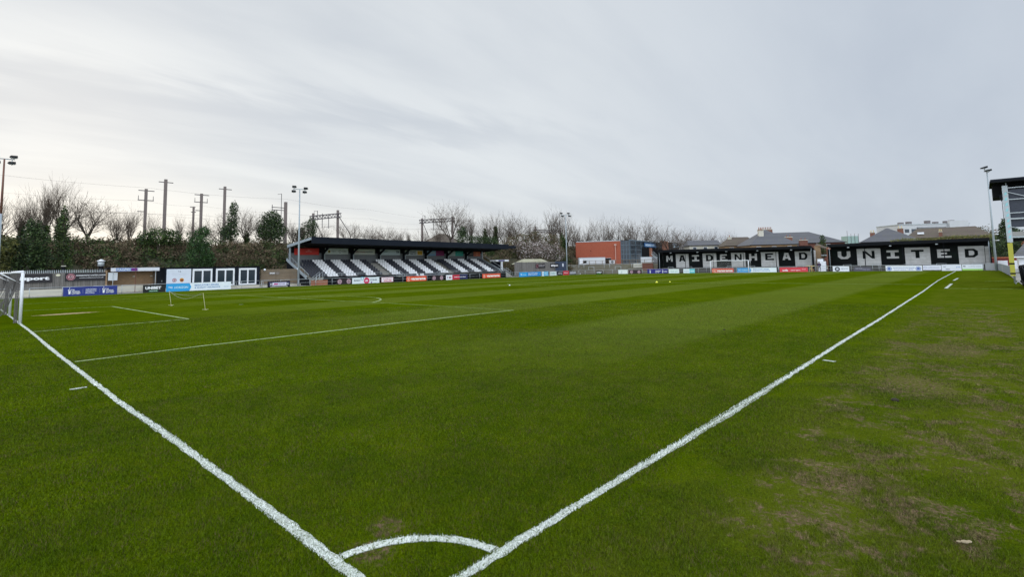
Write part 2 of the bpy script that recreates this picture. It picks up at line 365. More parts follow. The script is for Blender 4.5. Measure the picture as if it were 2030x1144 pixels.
# painted lines
M_line = bpy.data.materials.new('line_paint'); M_line.use_nodes = True
def line_mat(m, whiteness, colr, sc0):
    t = m.node_tree; b = t.nodes['Principled BSDF']; g = t.nodes.new('ShaderNodeNewGeometry'); P = g.outputs['Position']
    k = ramp(t, noise(t, P, sc0, 5, .75), .50-whiteness*.3, .62-whiteness*.2)
    k = mth(t, 'MULTIPLY', k, mth(t, 'MULTIPLY_ADD', noise(t, P, 1.1, 3, .6), .9, .35), clamp=True)
    col = mixc(t, k, (.075, .11, .012), colr); t.links.new(col, b.inputs['Base Color']); b.inputs['Roughness'].default_value = .9
    b.inputs['Specular IOR Level'].default_value = .05
line_mat(M_line, .45, (.66, .69, .66), 38)
M_old = bpy.data.materials.new('faded_line_paint'); M_old.use_nodes = True; line_mat(M_old, .60, (.34, .41, .20), 6)
M_faint = bpy.data.materials.new('faint_line_paint'); M_faint.use_nodes = True; line_mat(M_faint, .35, (.20, .27, .08), 5)
def strip(mb, pts, wd, step=.5, jit=.012, h0=.004, h1=.014, near=12):
    """a painted band of turf; the painted leaf tips stand a little proud of the soil"""
    P = []
    for a, b in zip(pts, pts[1:]):
        a = Vector(a); b = Vector(b); n = max(1, int((b-a).length/step))
        for i in range(n): P.append(a.lerp(b, i/n))
    P.append(Vector(pts[-1])); vs = []; fs = []
    for i, p in enumerate(P):
        d = (P[min(i+1, len(P)-1)]-P[max(i-1, 0)]).normalized(); nrm = Vector((-d.y, d.x))
        dist = math.hypot(p.x-2.9, p.y+2); h = h0+(h1-h0)*max(0, min(1, (dist-near)/6))
        j1, j2 = random.uniform(-jit, jit), random.uniform(-jit, jit)
        l = p+nrm*(wd/2+j1); r = p-nrm*(wd/2+j2)
        z = gz(p.x, p.y)
        vs += [(l.x, l.y, z+.001), (l.x, l.y, z+h), (r.x, r.y, z+h), (r.x, r.y, z+.001)]
    for i in range(len(P)-1):
        a = i*4; b = a+4
        fs += [(a+1, a+2, b+2, b+1), (a, a+1, b+1, b), (a+2, a+3, b+3, b+2)]
    mb.add(vs, fs)
W = 68.3; CX = -34.15; LY = 101.3
mb = MB()
strip(mb, [(0, -.06), (-.01, 1.9), (.02, 4), (.05, 6), (.02, 9.3), (-.01, 14), (.01, 20), (-.02, 27), (-.06, 40), (-.2, 50), (-.32, 61), (-.3, 80), (-.27, LY)], .088, .12, .016)
struct('touchline_marking', mb, M_line)
mb = MB(); strip(mb, [(-.07, 0), (-1.8, .02), (-3, .01), (-5.9, -.02), (-8, -.06), (-14, -.07), (-17.2, -.06), (-25, .0), (-40, 0), (-60, 0), (-68.2, 0)], .088, .12, .016)
struct('goal_line_marking', mb, M_line)
mb = MB(); strip(mb, [(-.90*math.cos(a), .90*math.sin(a)) for a in [R(5+80*i/20) for i in range(21)]], .085, .06, .008, .007, .007)
struct('corner_arc_marking', mb, M_line)
mb = MB(); strip(mb, [(-10.17, -.50), (-10.17, -.24)], .07, .1, near=6); strip(mb, [(.17, 10.92), (.42, 10.86)], .07, .1, near=6)
struct('corner_distance_marks', mb, M_line)
mb = MB()
strip(mb, [(-14.2, .05), (-14.42, 3), (-14.43, 6.3), (-14.55, 9.8), (-14.31, 16.6)], .10, .4)
strip(mb, [(CX+9.16, 0), (CX+9.0, 5.5)], .045, .5); strip(mb, [(-41.9, 5.3), (CX+9.0, 5.5)], .10, .4)
A = [(CX+9.15*math.cos(t), 11+9.15*math.sin(t)) for t in [math.asin(5.5/9.15)+(math.pi-2*math.asin(5.5/9.15))*i/24 for i in range(25)]]
strip(mb, A[:9], .13, .3)
strip(mb, [(CX-.15, 11), (CX+.15, 11)], .2, .2)
struct('penalty_area_marking', mb, M_old)
mb = MB()
strip(mb, [(-14.31, 16.6), (-24.5, 16.6), (-34, 16.3), (-54.3, 16.2)], .11, .4); strip(mb, [(-54.3, 0), (-54.3, 16.2)], .09, .5); strip(mb, A[8:], .1, .3)
strip(mb, [(-41.9, 5.3), (-43.3, 0)], .07, .5)
strip(mb, [(-68.3, 0), (-68.3, LY)], .09, 1)
strip(mb, [(-68.3, LY), (-.27, LY)], .10, 1); strip(mb, [(-.2, LY/2), (-68.3, LY/2)], .09, 1)
strip(mb, [(CX+9.15*math.cos(i*math.pi/24), LY/2+9.15*math.sin(i*math.pi/24)) for i in range(49)], .09, .6)
for s_ in (20.16, 9.16):
    d_ = 16.5 if s_ > 15 else 5.5
    strip(mb, [(CX+s_, LY), (CX+s_, LY-d_), (CX-s_, LY-d_), (CX-s_, LY)], .09, .8)
strip(mb, [(.9, 44.4), (4.6, 45.1)], .08, .5); strip(mb, [(2.9, 58.4), (4.5, 60.2)], .08, .5)
struct('faded_pitch_marking', mb, M_faint)
mb = MB(); strip(mb, [(.87, 44.45), (.9, 52.8)], .17, .4); strip(mb, [(.78, 60), (.9, 67.2)], .15, .4)
struct('technical_area_marking', mb, M_line)

# grass: individual blades near the camera
def make_grass():
    parts = []
    def field(n, rmin, rmax, w0, h0):
        r = np.sqrt(RNG.uniform(rmin**2, rmax**2, n)); a = RNG.uniform(R(42.64-52), R(42.64+52), n)
        x = 2.907-r*np.sin(a); y = -2.045+r*np.cos(a)
        ok = (x < 6.9); x, y, r = x[ok], y[ok], r[ok]
        parts.append((x, y, np.full(len(x), w0), np.full(len(x), h0)))
    field(330000, 2.2, 6.5, .0042, .026); field(330000, 6.5, 11, .0065, .025); field(260000, 11, 18, .011, .024); field(150000, 18, 30, .02, .022)
    x, y, wd, ht = [np.concatenate(c) for c in zip(*parts)]; n = len(x)
    # clumping and bare patches
    cl = np.array([mnoise.noise(Vector((float(a)*1.6, float(b)*1.6, 3.1)))+.5*mnoise.noise(Vector((float(a)*6, float(b)*6, 1.3))) for a, b in zip(x, y)])
    out = (x > .15)
    wn = np.array([mnoise.fractal(Vector((float(a)*1.1, float(b)*1.1, 7.7)), 1.0, 2.0, 4) if o else 0 for a, b, o in zip(x, y, out)])
    band = np.clip((x-.4)/1.2, 0, 1)*np.clip((4.2-x)/1.2, 0, 1)
    keep = RNG.random(n) > np.where(out, np.clip((wn+.02+band*.2)*2.0, 0, .8), 0)
    for cx_, cy_, r_ in ((-.72, .3, .26), (-.95, .62, .2), (2.65, 2.2, .45), (2.0, 1.55, .45)):
        keep &= ~((np.hypot(x-cx_, y-cy_) < r_*RNG.uniform(.3, 1.1, n)) & (RNG.random(n) < .45))
    x, y, wd, ht, cl = x[keep], y[keep], wd[keep], ht[keep], cl[keep]; n = len(x)
    ht = ht*(1+.35*cl)*RNG.uniform(.55, 1.25, n)
    z = np.array([gz(float(a), float(b)) for a, b in zip(x, y)]) if x.min() < -12 else np.zeros(n)
    th = RNG.uniform(0, 2*np.pi, n); ln = RNG.uniform(.1, .95, n)*ht; ld = RNG.uniform(0, 2*np.pi, n)
    dx, dy = np.cos(th)*wd/2, np.sin(th)*wd/2
    V = np.empty((n, 3, 3), dtype=np.float32)
    V[:, 0] = np.stack([x-dx, y-dy, z], 1); V[:, 1] = np.stack([x+dx, y+dy, z], 1)
    V[:, 2] = np.stack([x+np.cos(ld)*ln, y+np.sin(ld)*ln, z+ht], 1)
    me = bpy.data.meshes.new('grass'); me.vertices.add(3*n); me.vertices.foreach_set('co', V.ravel())
    me.loops.add(3*n); me.loops.foreach_set('vertex_index', np.arange(3*n, dtype=np.int32))
    me.polygons.add(n); me.polygons.foreach_set('loop_start', np.arange(0, 3*n, 3, dtype=np.int32)); me.polygons.foreach_set('loop_total', np.full(n, 3, dtype=np.int32))
    me.update(); me.materials.append(M_blade)
    o = bpy.data.objects.new('grass', me); C.objects.link(o)
    tag(o, 'short mown green turf grass around the near corner of the pitch', 'grass', kind='stuff')
make_grass()
# scraps lying on the turf
o = MB(); o.ball((0, 0, .02), .05, 6, 1.6, .6, .3); o.ball((.09, .02, .02), .035, 6, 1.3, .7, .35); o.ball((-.1, .01, .015), .03, 6, 1.5, .6, .3)
o = o.build('dead_leaf', mat('dry_leaf', (.30, .24, .15), .8, .3, 30)); o.location = (2.65, 3.3, .02); o.rotation_euler = (0, 0, .5); o.scale = (.38, .5, .8)
tag(o, 'curled pale dry leaf on the worn grass at the lower right', 'leaf')
for i, (x, y, s_, lb) in enumerate(((1.75, 7.9, 1.0, 'dark clod of earth on the worn grass right of the near touchline'), (-3.35, 14.7, .7, 'small dark clod of earth on the green pitch inside the touchline'))):
    o = MB().ball((0, 0, .02), .045*s_, 5, 1.2, .9, .7).build('soil_clod', mat('dark_soil', (.03, .025, .015), .95, .3, 20)); o.location = (x, y, 0); tag(o, lb, 'clod')

# ------------------------------------------------------------------ near goal (left edge) and far goal
M_white = mat('white_gloss_metal', (.74, .75, .77), .35, .05, 2, dirt=(.5, .5, .46), dirt_amt=.25)
M_net = mat('dark_netting', (.12, .11, .105), .9, .3, 20); M_netw = mat('white_netting', (.55, .56, .56), .9)
M_rope = mat('pale_rope', (.45, .43, .35), .9)
def goal(label, x, y, back, netm, hung):
    g = thing('football_goal', label, 'goal', (x, y, gz(x, y)), 0)
    for s in (-3.66, 3.66): MB().tube((s, 0, 0), (s, 0, 2.46), .065, n=12).build('post', M_white, g, True)
    MB().tube((-3.72, 0, 2.44), (3.72, 0, 2.44), .06, n=12).build('crossbar', M_white, g, True)
    for s in (-3.66, 3.66):
        f = MB()
        f.tube((s, .06*back, 2.40), (s, back*1.25, 2.40), .026).tube((s, back*1.25, 2.40), (s, back*1.3, 1.9), .026)
        f.tube((s, .06*back, 1.9), (s, back*.75, 2.38), .02)
        f.build('side_frame', M_white, g, True)
    if not hung: MB().tube((-3.66, back*2.0, .035), (3.66, back*2.0, .035), .026).build('ground_bar', M_white, g, True)
    nb = MB()
    if hung:   # net gathered up and slung from the bar
        def P(u, v):    # u along goal, v down the drape
            lo = .55+.25*math.cos(u*1.7)
            yy = back*(.05+1.2*v); zz = 2.38-(2.38-lo)*math.sin(math.pi*v)**.8
            return (u, yy, zz)
        us = [-3.6+.2*i for i in range(37)]; vs = [i/22 for i in range(23)]
        for u in us: nb.path([P(u, v) for v in vs], .007, 3)
        for v in vs: nb.path([P(u, v) for u in us], .007, 3)
        for s in (-3.66, 3.66):
            for k in range(16):
                a = 2*math.pi*k/16
                nb.path([(s+.05*math.cos(a+t), back*.16+.06*math.sin(a*2+t), .06+2.2*t/8) for t in range(9)], .011, 3)
            for k in range(12):
                nb.path([(s+.02*math.sin(k), back*(.2+.08*k), 2.36-1.5*math.sin(math.pi*(i/10))*(.3+.05*k)) for i in range(11)] if False else
                        [(s, back*(.12+1.1*i/12), 2.36-(.5+.1*k)*math.sin(math.pi*i/12)) for i in range(13)], .008, 3)
    else:
        for i in range(37): 
            u = -3.6+.2*i; nb.path([(u, 0, 2.4), (u, back*1.25, 2.38), (u, back*2, .04)], .006, 3)
        for j in range(1, 13):
            t = j/13; nb.tube((-3.66, back*(1.25+.75*t), 2.38*(1-t)), (3.66, back*(1.25+.75*t), 2.38*(1-t)), .006, n=3)
        for s in (-3.66, 3.66):
            for j in range(1, 12): nb.tube((s, .05*back, 2.4*j/12), (s, back*(2-.75*j/12), 2.4*j/12), .006, n=3)
    nb.build('net', netm, g)
    return g
goal('white goal at the left edge of the photo with its dark net slung up', CX, 0, -1, M_net, True)
goal('small far white goal in front of the black and white terrace', CX+.06, LY, 1, M_netw, False)
g = thing('training_net', 'low slack line strung between two thin leaning yellowish poles on the pitch', 'net', (-34.8, 7.9, gz(-35, 8)))
M_yel = mat('pale_yellow_pole', (.42, .40, .20), .5)
for (b, t_) in (((-3.3, 0), (-3.9, 0)), ((3.5, .1), (3.0, .1))):
    MB().tube((b[0], b[1], .02), (t_[0], t_[1], 1.0), .015, .012, 8).build('pole', M_yel, g, True)
    MB().box(b[0]-.22, b[0]+.22, b[1]-.03, b[1]+.03, 0, .03).box(b[0]-.03, b[0]+.03, b[1]-.16, b[1]+.16, .031, .05).build('base', M_yel, g)
MB().path([(-3.88+6.9*i/16, 0, .98-.42*math.sin(math.pi*i/16)) for i in range(17)], .006, 4).path([(-3.88+6.9*i/16, 0.04, .9-.12*math.sin(math.pi*i/16)) for i in range(17)], .006, 4).build('rope', M_rope, g)
M_cone = mat('fluorescent_yellow', (.72, .70, .05), .5)
for i, (x, y, lb) in enumerate(((-24.2, 51.2, 'larger of two small yellow markers on the far pitch'), (-23.3, 52.6, 'smaller yellow marker just behind another on the far pitch'), (-37.3, 41, 'small white marker lying on the middle of the pitch'))):
    c = MB().tube((0, 0, 0), (0, 0, .03), .20, .19, 14).tube((0, 0, .03), (0, 0, .16), .15, .05, 14)
    c = c.build('marker_cone', M_cone if i < 2 else M_white); c.location = (x, y, gz(x, y)); c.scale = ((.8, .8, 1.0), (.55, .55, .7), (.55, .55, .6))[i]; tag(c, lb, 'marker')

# ------------------------------------------------------------------ materials of the buildings
M_steel = mat('galvanised_steel', (.40, .43, .44), .45, .08, 3, metal=.3, dirt=(.3, .3, .28), dirt_amt=.3)
M_lpole = mat('lamp_pole_grey', (.30, .34, .36), .5, .08, 2)
M_black = mat('black_paint', (.007, .008, .010), .8, .25, 1.5, dirt=(.025, .025, .022), dirt_amt=.3, spec=.12)
M_navy = mat('dark_blue_grey_cladding', (.009, .012, .019), .8, .12, 1.2, dirt=(.02, .024, .03), dirt_amt=.3, spec=.15)
M_dark = mat('dark_interior', (.01, .01, .011), .95, spec=.1)
M_soffit = mat('roof_underside', (.012, .012, .014), .95, .2, 1, spec=.1)
M_fence = striped('grey_board_fence', (.245, .225, .20), (.13, .12, .11), 'h', 6.5, .82, .85, .8, .22, dirt=(.12, .11, .09))
M_timber = striped('brown_timber_panels', (.30, .23, .155), (.15, .11, .07), 2, 7, .85, .85, .7, .18, dirt=(.16, .14, .11))
M_lowwall = mat('pale_low_wall', (.52, .49, .40), .85, .15, 1.2, dirt=(.22, .19, .13), dirt_amt=.7)
M_corr = striped('grey_corrugated_sheet', (.17, .175, .18), (.11, .115, .12), 'h', 5, .5, .5, .8, .04)
M_bbrick = brick('buff_brick', '8a6a48', '9c7a52', '8b8172')
M_obrick = brick('orange_brick', '96573a', 'a0624a', '8d7866')
M_rbrick = brick('red_brick', '8e3f28', '9c4a30', '8f5a44', var=.35)
M_dbrick = brick('dark_red_brick', '5d2f22', '6e3a2b', '6b5a50')
M_glass = mat('dark_glass', (.012, .022, .032), .12, .3, .7, spec=.45)
M_seatw = mat('white_seat_plastic', (.80, .80, .80), .45, .12, 6, dirt=(.5, .42, .40), dirt_amt=.4)
M_seatb = mat('black_seat_plastic', (.022, .023, .032), .4, .3, 6)
M_red = mat('red_steel', (.40, .03, .02), .5, .1, 3)

# ------------------------------------------------------------------ rails round the pitch
def rail_post(bar=True):
    return MB().tube((0, 0, -.1), (0, 0, 1.0), .03, n=8)
def rail(label, axis, a, b, gaps=(), step=2.6):
    r = west('perimeter_rail', label, 'railing', 0, 0) if axis == 'y' else north('perimeter_rail', label, 'railing', 0, 0)
    f = (lambda t: gz(-71, t)) if axis == 'y' else (lambda t: gz(t, 105))
    n = int(abs(b-a)/step); pts = [a+(b-a)*i/n for i in range(n+1)]
    bar = MB()
    for p, q in zip(pts, pts[1:]):
        if any(g0 < (p+q)/2 < g1 for g0, g1 in gaps): continue
        bar.tube((p, .05, f(p)+1.0), (q, .05, f(q)+1.0), .028, n=8); bar.tube((p, .05, f(p)+.5), (q, .05, f(q)+.5), .015, n=6)
    bar.build('rail', M_steel, r, True)
    me = None
    for p in pts:
        if me is None: o = rail_post().build('post', M_steel, r, True); me = o.data
        else: o = bpy.data.objects.new('post', me); C.objects.link(o); o.parent = r
        o.location = (p, .05, f(p))
    return r
rail('galvanised rail along the far touchline in front of the fences and seated stand', 'y', -10, 105)
rail('galvanised rail behind the far goal in front of the lettered terraces', 'x', -70.9, 2.9)

def bb(fr, label, s, e, bgc, el, h=.98, z=.0, group='advertising boards on the pitch rail', off=-.12, zabs=None, cat='board'):
    """board hung on the rail from s to e along the side of the pitch"""
    mk = west if fr == 'w' else north
    r = mk('advertising_board', label, cat, s, None, group)
    if zabs is not None: r.location.z = zabs
    sign(r, e-s, h, bgc, el, 0, z, off-.02)
    return r
LT = 'text'
def hand(x, z, s, c='f2f2f6'):
    a = s
    return [('poly', c, [(x-.35*a, z+.05), (x+.30*a, z+.05), (x+.40*a, z+.36), (x-.40*a, z+.36)]),
            ('poly', c, [(x-.40*a, z+.30), (x-.22*a, z+.30), (x-.42*a, z+.62), (x-.60*a, z+.55)]),
            ('poly', c, [(x-.08*a, z+.32), (x+.08*a, z+.32), (x+.02*a, z+.80), (x-.12*a, z+.80)]),
            ('poly', c, [(x+.16*a, z+.32), (x+.36*a, z+.32), (x+.62*a, z+.55), (x+.50*a, z+.64)])]
bb('w', 'long deep blue lottery board with crossed fingers symbols, left of the black betting board', 5.72, 10.45, '20307c',
   hand(.115, .16, .05)+hand(.74, .16, .05)+[(LT, 'f0f0f6', 'THE', .155, .20, .60, .74, .03), (LT, 'f0f0f6', 'NATIONAL', .155, .30, .40, .56, .03), (LT, 'f0f0f6', 'LOTTERY', .155, .31, .19, .36, .03),
    ('rect', 'b8bedc', .352, .354, .25, .75), (LT, 'd8dcf0', 'SUPPORTING', .40, .60, .60, .75, .02), (LT, 'd8dcf0', 'GRASSROOTS', .40, .60, .40, .55, .02), (LT, 'd8dcf0', 'FOOTBALL', .40, .57, .20, .35, .02),
    ('rect', 'b8bedc', .665, .667, .25, .75), (LT, 'f0f0f6', 'THE', .785, .83, .60, .74, .03), (LT, 'f0f0f6', 'NATIONAL', .785, .93, .40, .56, .03), (LT, 'f0f0f6', 'LOTTERY', .785, .94, .19, .36, .03)])
bb('w', 'black board reading UNIBET in white beside the blue and white assurance board', 12.9, 15.2, '0c100e', [(LT, 'f4f4f4', 'UNIBET', .10, .80, .42, .78, .05), ('rect', '17723c', .26, .66, .10, .30), (LT, 'e8f4ea', 'OFFICIAL PARTNER', .29, .63, .15, .25, .01)], h=.93)
def blue_arrow(lx): return [('poly', '2b9ad6', [(0, 0), (lx-.03, 0), (lx, .5), (lx-.03, 1), (0, 1)]), (LT, 'eef6fb', 'TRQ', .03, .09, .38, .64, .02), (LT, 'd4ebf7', 'HORIZON', .12, lx-.05, .36, .62, .01)]
bb('w', 'blue and white board reading REGULATORY AFFAIRS in front of the white double doors', 15.25, 22.58, 'dfe6ee', blue_arrow(.37)+[(LT, '3e78b8', 'REGULATORY AFFAIRS', .42, .80, .58, .80, .02), (LT, '3e78b8', '& QUALITY ASSURANCE', .42, .82, .26, .48, .02), (LT, '6a96c4', 'trq.eu', .88, .96, .30, .44, .01)], h=.97, z=.02)
# low board cart with black ends
r = west('banner_trolley', 'small black barrier draped with a purple and white banner in front of the timber fence', 'barrier', 27.3, None, X=-70.4)
sign(r, 2.9, .62, '23274a', [(LT, 'e9e6f2', '3D', .06, .13, .25, .72, .03), ('poly', 'd9d5e6', [(.16, .12), (.84, .12), (.84, .82), (.16, .82)]), ('poly', 'b03a7a', [(.20, .30), (.40, .30), (.46, .62), (.26, .68)]), (LT, '4a2a66', 'UNITED', .42, .78, .36, .62, .03), (LT, 'e9e6f2', '26', .87, .94, .25, .72, .03)], 0, .16, -.05)
fm = MB()
for x in (0, 2.9): fm.box(x-.05, x+.05, -.02, .35, 0, .86)
for i in range(9): fm.box(.25+.3*i, .37+.3*i, 0, .03, .78, .90)
fm.box(0, 2.9, 0, .05, .78, .83); fm.build('frame', M_black, r)
for x in (.15, 2.75): MB().tube((x-.05, .1, .09), (x+.05, .1, .09), .09, n=12).build('wheel', M_black, r)

def roundel(x, w, h, c='c9aab4'): 
    a = .5
    return [('disc', 'c9a9b2', x, .48, .40), ('disc', '5c2a36', x, .48, .35), ('ring', 'd8bcc4', x, .48, .30, .25), (LT, 'dcc4ca', 'MUFC', x-.24*h/w, x+.24*h/w, .34, .62, .02)]
def vanarama(): return [('poly', 'd94a22', [(0, .02), (1, .02), (1, .9), (0, .98)]), ('ring', 'f0b8a0', .105, .47, .40, .30), ('poly', 'f4dccf', [(.075, .35), (.135, .35), (.105, .68)]), (LT, 'f6e6de', 'vanarama', .22, .96, .24, .66, .05)]
zb = lambda y: gz(-71, y)
bb('w', 'dark board with two maroon club roundels beside the orange brick plinth', 37.7, 40.25, '23171c', roundel(.2, 2.55, .9)+roundel(.8, 2.55, .9), h=.9)
bb('w', 'white board reading INNOVATIONS with a large magenta disc over its middle', 40.35, 45.3, 'dde4e6', [(LT, '3a3f4a', 'INNOV', .06, .30, .38, .70, .02), ('ring', '3f9fb8', .36, .85, .30, .2), (LT, '3a3f4a', 'IONS', .66, .90, .40, .72, .02), ('disc', 'c83058', .52, .45, .55), (LT, 'f6dfe6', 'UK', .455, .585, .30, .60, .05), ('disc', '6a3a86', .70, .14, .13)], h=.95)
bb('w', 'white board with red lettering and a dark red border next to the INNOVATIONS board', 45.65, 48.05, '7a2a34', [('rect', 'e9dfe2', .03, .97, .12, .92), (LT, 'c0405a', 'A COMMUNITY', .15, .88, .58, .76, .02), (LT, 'd03a44', 'CLUB', .2, .85, .22, .46, .05)], h=.92)
bb('w', 'orange board reading vanarama under the low balcony seats of the stand', 50.7, 55.05, 'd94a22', vanarama(), h=.9)
bb('w', 'dark board with two maroon club roundels right of the vanarama board under the balcony', 56.2, 59.1, '23171c', roundel(.2, 2.9, .9)+roundel(.8, 2.9, .9), h=.92)
bb('w', 'white, red and navy board with three small figures under the right half of the stand', 59.6, 65.0, 'b8283a', [('rect', 'e6e6ea', 0, .28, 0, 1), ('rect', '262a52', .62, 1, 0, 1), (LT, '5a5a66', 'I', .06, .08, .25, .75, .02), (LT, '7c2430', '&&', .12, .25, .3, .7, .04), (LT, 'f0e6ea', 'redmorningstar', .36, .92, .38, .64, .03)], h=.92)
bb('w', 'orange board reading vanarama at the far right end of the seated stand', 69.0, 74.2, 'd94a22', vanarama(), h=.85, z=.05)
bb('w', 'long bright blue board first after the stand, in front of the shed', 80.0, 87.45, '1680c4', [('rect', '2b9ad6', .03, .34, .0, 1), (LT, 'eaf4fb', 'TRQ', .06, .13, .30, .68, .03), (LT, 'cfe6f5', 'horizon', .17, .31, .36, .60, .02), (LT, 'e4f1fa', 'REGULATORY AFFAIRS', .40, .84, .54, .78, .02), (LT, 'e4f1fa', 'QUALITY ASSURANCE', .40, .82, .22, .46, .02), (LT, 'd0e4f4', 'trq.eu', .89, .97, .36, .54, .01)])
bb('w', 'half white and half light blue board right of the long bright blue board', 87.75, 90.05, '36a4d4', [('rect', 'dfe8ec', 0, .32, 0, 1), ('poly', '36a4d4', [(.10, .2), (.2, .2), (.24, .8), (.14, .8)]), (LT, 'dff0f8', 'aqua', .42, .92, .52, .80, .03), (LT, 'dff0f8', 'clean', .42, .92, .18, .42, .03)])
bb('w', 'pale board with small teal lettering between the light blue and the black boards', 90.65, 93.1, 'd2dcda', [(LT, '5a8a8e', 'PROPERTY', .1, .9, .52, .76, .02), (LT, '5a8a8e', 'MANAGEMENT', .1, .9, .24, .44, .01)], h=.92)
bb('w', 'black board with white lettering left of the red board and floodlight pole', 93.5, 95.6, '14141a', [(LT, 'c8c8cc', 'WINDOWS', .12, .88, .55, .80, .02), (LT, 'c8c8cc', '& DOORS', .12, .88, .20, .45, .02)], h=.9)
bb('w', 'red board standing at the foot of the floodlight pole in the far corner', 95.7, 98.1, 'b8303c', [(LT, 'f0d0d4', 'bakery', .15, .85, .35, .68, .03)], h=1.02)
bb('w', 'grey and white board right of the red board in the far left corner', 98.25, 100.95, '4a4a52', [('rect', 'b9b9be', .05, .95, .30, .85), (LT, '70707a', 'BUILDERS', .12, .88, .42, .70, .02)], h=.8)
# behind-goal boards
bb('n', 'small black and green board reading UNIBET behind the far left corner', -67.6, -65.8, '0c100e', [(LT, 'f4f4f4', 'UNIBET', .08, .9, .42, .80, .05), ('rect', '17723c', .15, .75, .06, .32)], h=.88, zabs=-.56)
bb('n', 'plain white board with a tiny green mark, alone left of the club roundels', -61.3, -58.8, 'e2e8e4', [('poly', '5a9a70', [(.34, .30), (.42, .30), (.38, .55)]), (LT, '8aa89a', 'care', .30, .45, .60, .72, .01)], h=1.0, zabs=-.46)
bb('n', 'maroon board with two club roundels behind the pitch left of the purple board', -58.4, -55.2, '3a2a30', roundel(.2, 3.2, .95)+roundel(.8, 3.2, .95), h=.93, zabs=-.42)
bb('n', 'purple blue lottery board with crossed fingers symbols under the first terrace letter', -53.7, -48.75, '2a2a78', hand(.14, .16, .06)+[(LT, 'e8e8f6', 'THE NATIONAL', .40, .66, .52, .72, .03), (LT, 'e8e8f6', 'LOTTERY', .40, .60, .26, .46, .03)]+hand(.76, .16, .05)+[(LT, 'e8e8f6', 'LOTTERY', .82, .97, .36, .58, .03)], h=1.1, zabs=-.44)
bb('n', 'white board with faint teal lettering below the gap between letters M and A', -48.5, -46.1, 'dde8e2', [(LT, '5fa8a0', 'dental care', .15, .85, .38, .64, .01)], h=1.0, zabs=-.39)
bb('n', 'white and turquoise board left of the far goal under letters A and I', -45.15, -42.6, 'dfe9ea', [('rect', '6cc6cc', .55, 1, 0, 1), (LT, '7a9aa8', 'home', .08, .48, .4, .65, .02), (LT, 'e8f8f8', 'care', .62, .92, .4, .65, .02)], h=1.02, zabs=-.40)
bb('n', 'orange red board reading vanarama seen through the far goal', -38.9, -34.5, 'd43a1c', vanarama(), h=.92, zabs=-.27)
bb('n', 'blue and white assurance board behind the right post of the far goal', -33.8, -26.45, 'dfe8f2', blue_arrow(.37)+[(LT, '3e78b8', 'REGULATORY AFFAIRS', .42, .82, .58, .80, .02), (LT, '3e78b8', '& QUALITY ASSURANCE', .42, .84, .26, .48, .02)], h=.93, zabs=-.22)
bb('n', 'long coral red board with white lettering below the last letters of the left terrace', -25.9, -21.1, 'd0404a', [(LT, 'f6dcde', 'savills', .10, .30, .28, .64, .04), (LT, 'f4d4d6', 'estate agents', .40, .74, .30, .56, .02), (LT, 'f4d4d6', 'local', .80, .92, .56, .72, .02)], h=1.0, zabs=-.28)
bb('n', 'white board with a dark ball emblem at the left end of the right terrace', -17.1, -14.6, 'e0e2e8', [('disc', '3a3e48', .28, .5, .40), ('poly', 'c8ccd4', [(.22, .35), (.34, .35), (.36, .6), (.28, .72), (.2, .6)]), (LT, '8a90a0', 'sports', .52, .92, .4, .68, .02)], h=1.0, zabs=-.18)
bb('n', 'dull grey board with worn lettering under the first white panel of the right terrace', -13.9, -11.35, '54525c', [(LT, 'a8a8b4', 'THE CLUB', .08, .48, .5, .75, .02), (LT, '9494a4', 'shop open', .50, .92, .3, .62, .02)], h=.8, zabs=-.12)
bb('n', 'widest white board, with a blue round crest near each end', -9.35, -4.5, 'e4e6ee', [('disc', '5a72b0', .10, .5, .36), ('ring', 'dfe4f2', .10, .5, .28, .22), ('disc', '5a72b0', .90, .5, .36), ('ring', 'dfe4f2', .90, .5, .28, .22), (LT, '6e86bc', 'WINDSOR & ETON TRADES', .2, .8, .54, .74, .01), (LT, '6e86bc', 'local since 1870', .24, .76, .26, .44, .01)], h=1.0, zabs=-.19)
bb('n', 'white board with lilac lettering set slightly higher than its neighbours', -4.4, -2.1, 'dcdce6', [('ring', '9aa0c0', .12, .5, .26, .18), (LT, '9098b8', 'solicitors', .25, .9, .4, .66, .01)], h=.76, zabs=.06)
bb('n', 'white board with small dark and blue lettering next to the lime edged board', -2.05, .35, 'e0e2ea', [(LT, '565c70', 'legal', .08, .22, .6, .78, .02), (LT, '404660', 'advice', .2, .42, .2, .38, .03), (LT, '7a96d0', 'group', .74, .94, .5, .7, .02)], h=.97, zabs=-.1)
bb('n', 'rightmost white board, with a lime green lower edge', .42, 2.8, 'dfe3e8', [('rect', '9ed060', 0, 1, 0, .26), (LT, '4a5058', 'MC', .06, .18, .6, .82, .05), (LT, '8c98a8', 'mobility centre', .32, .92, .56, .76, .01)], h=.92, zabs=-.05)

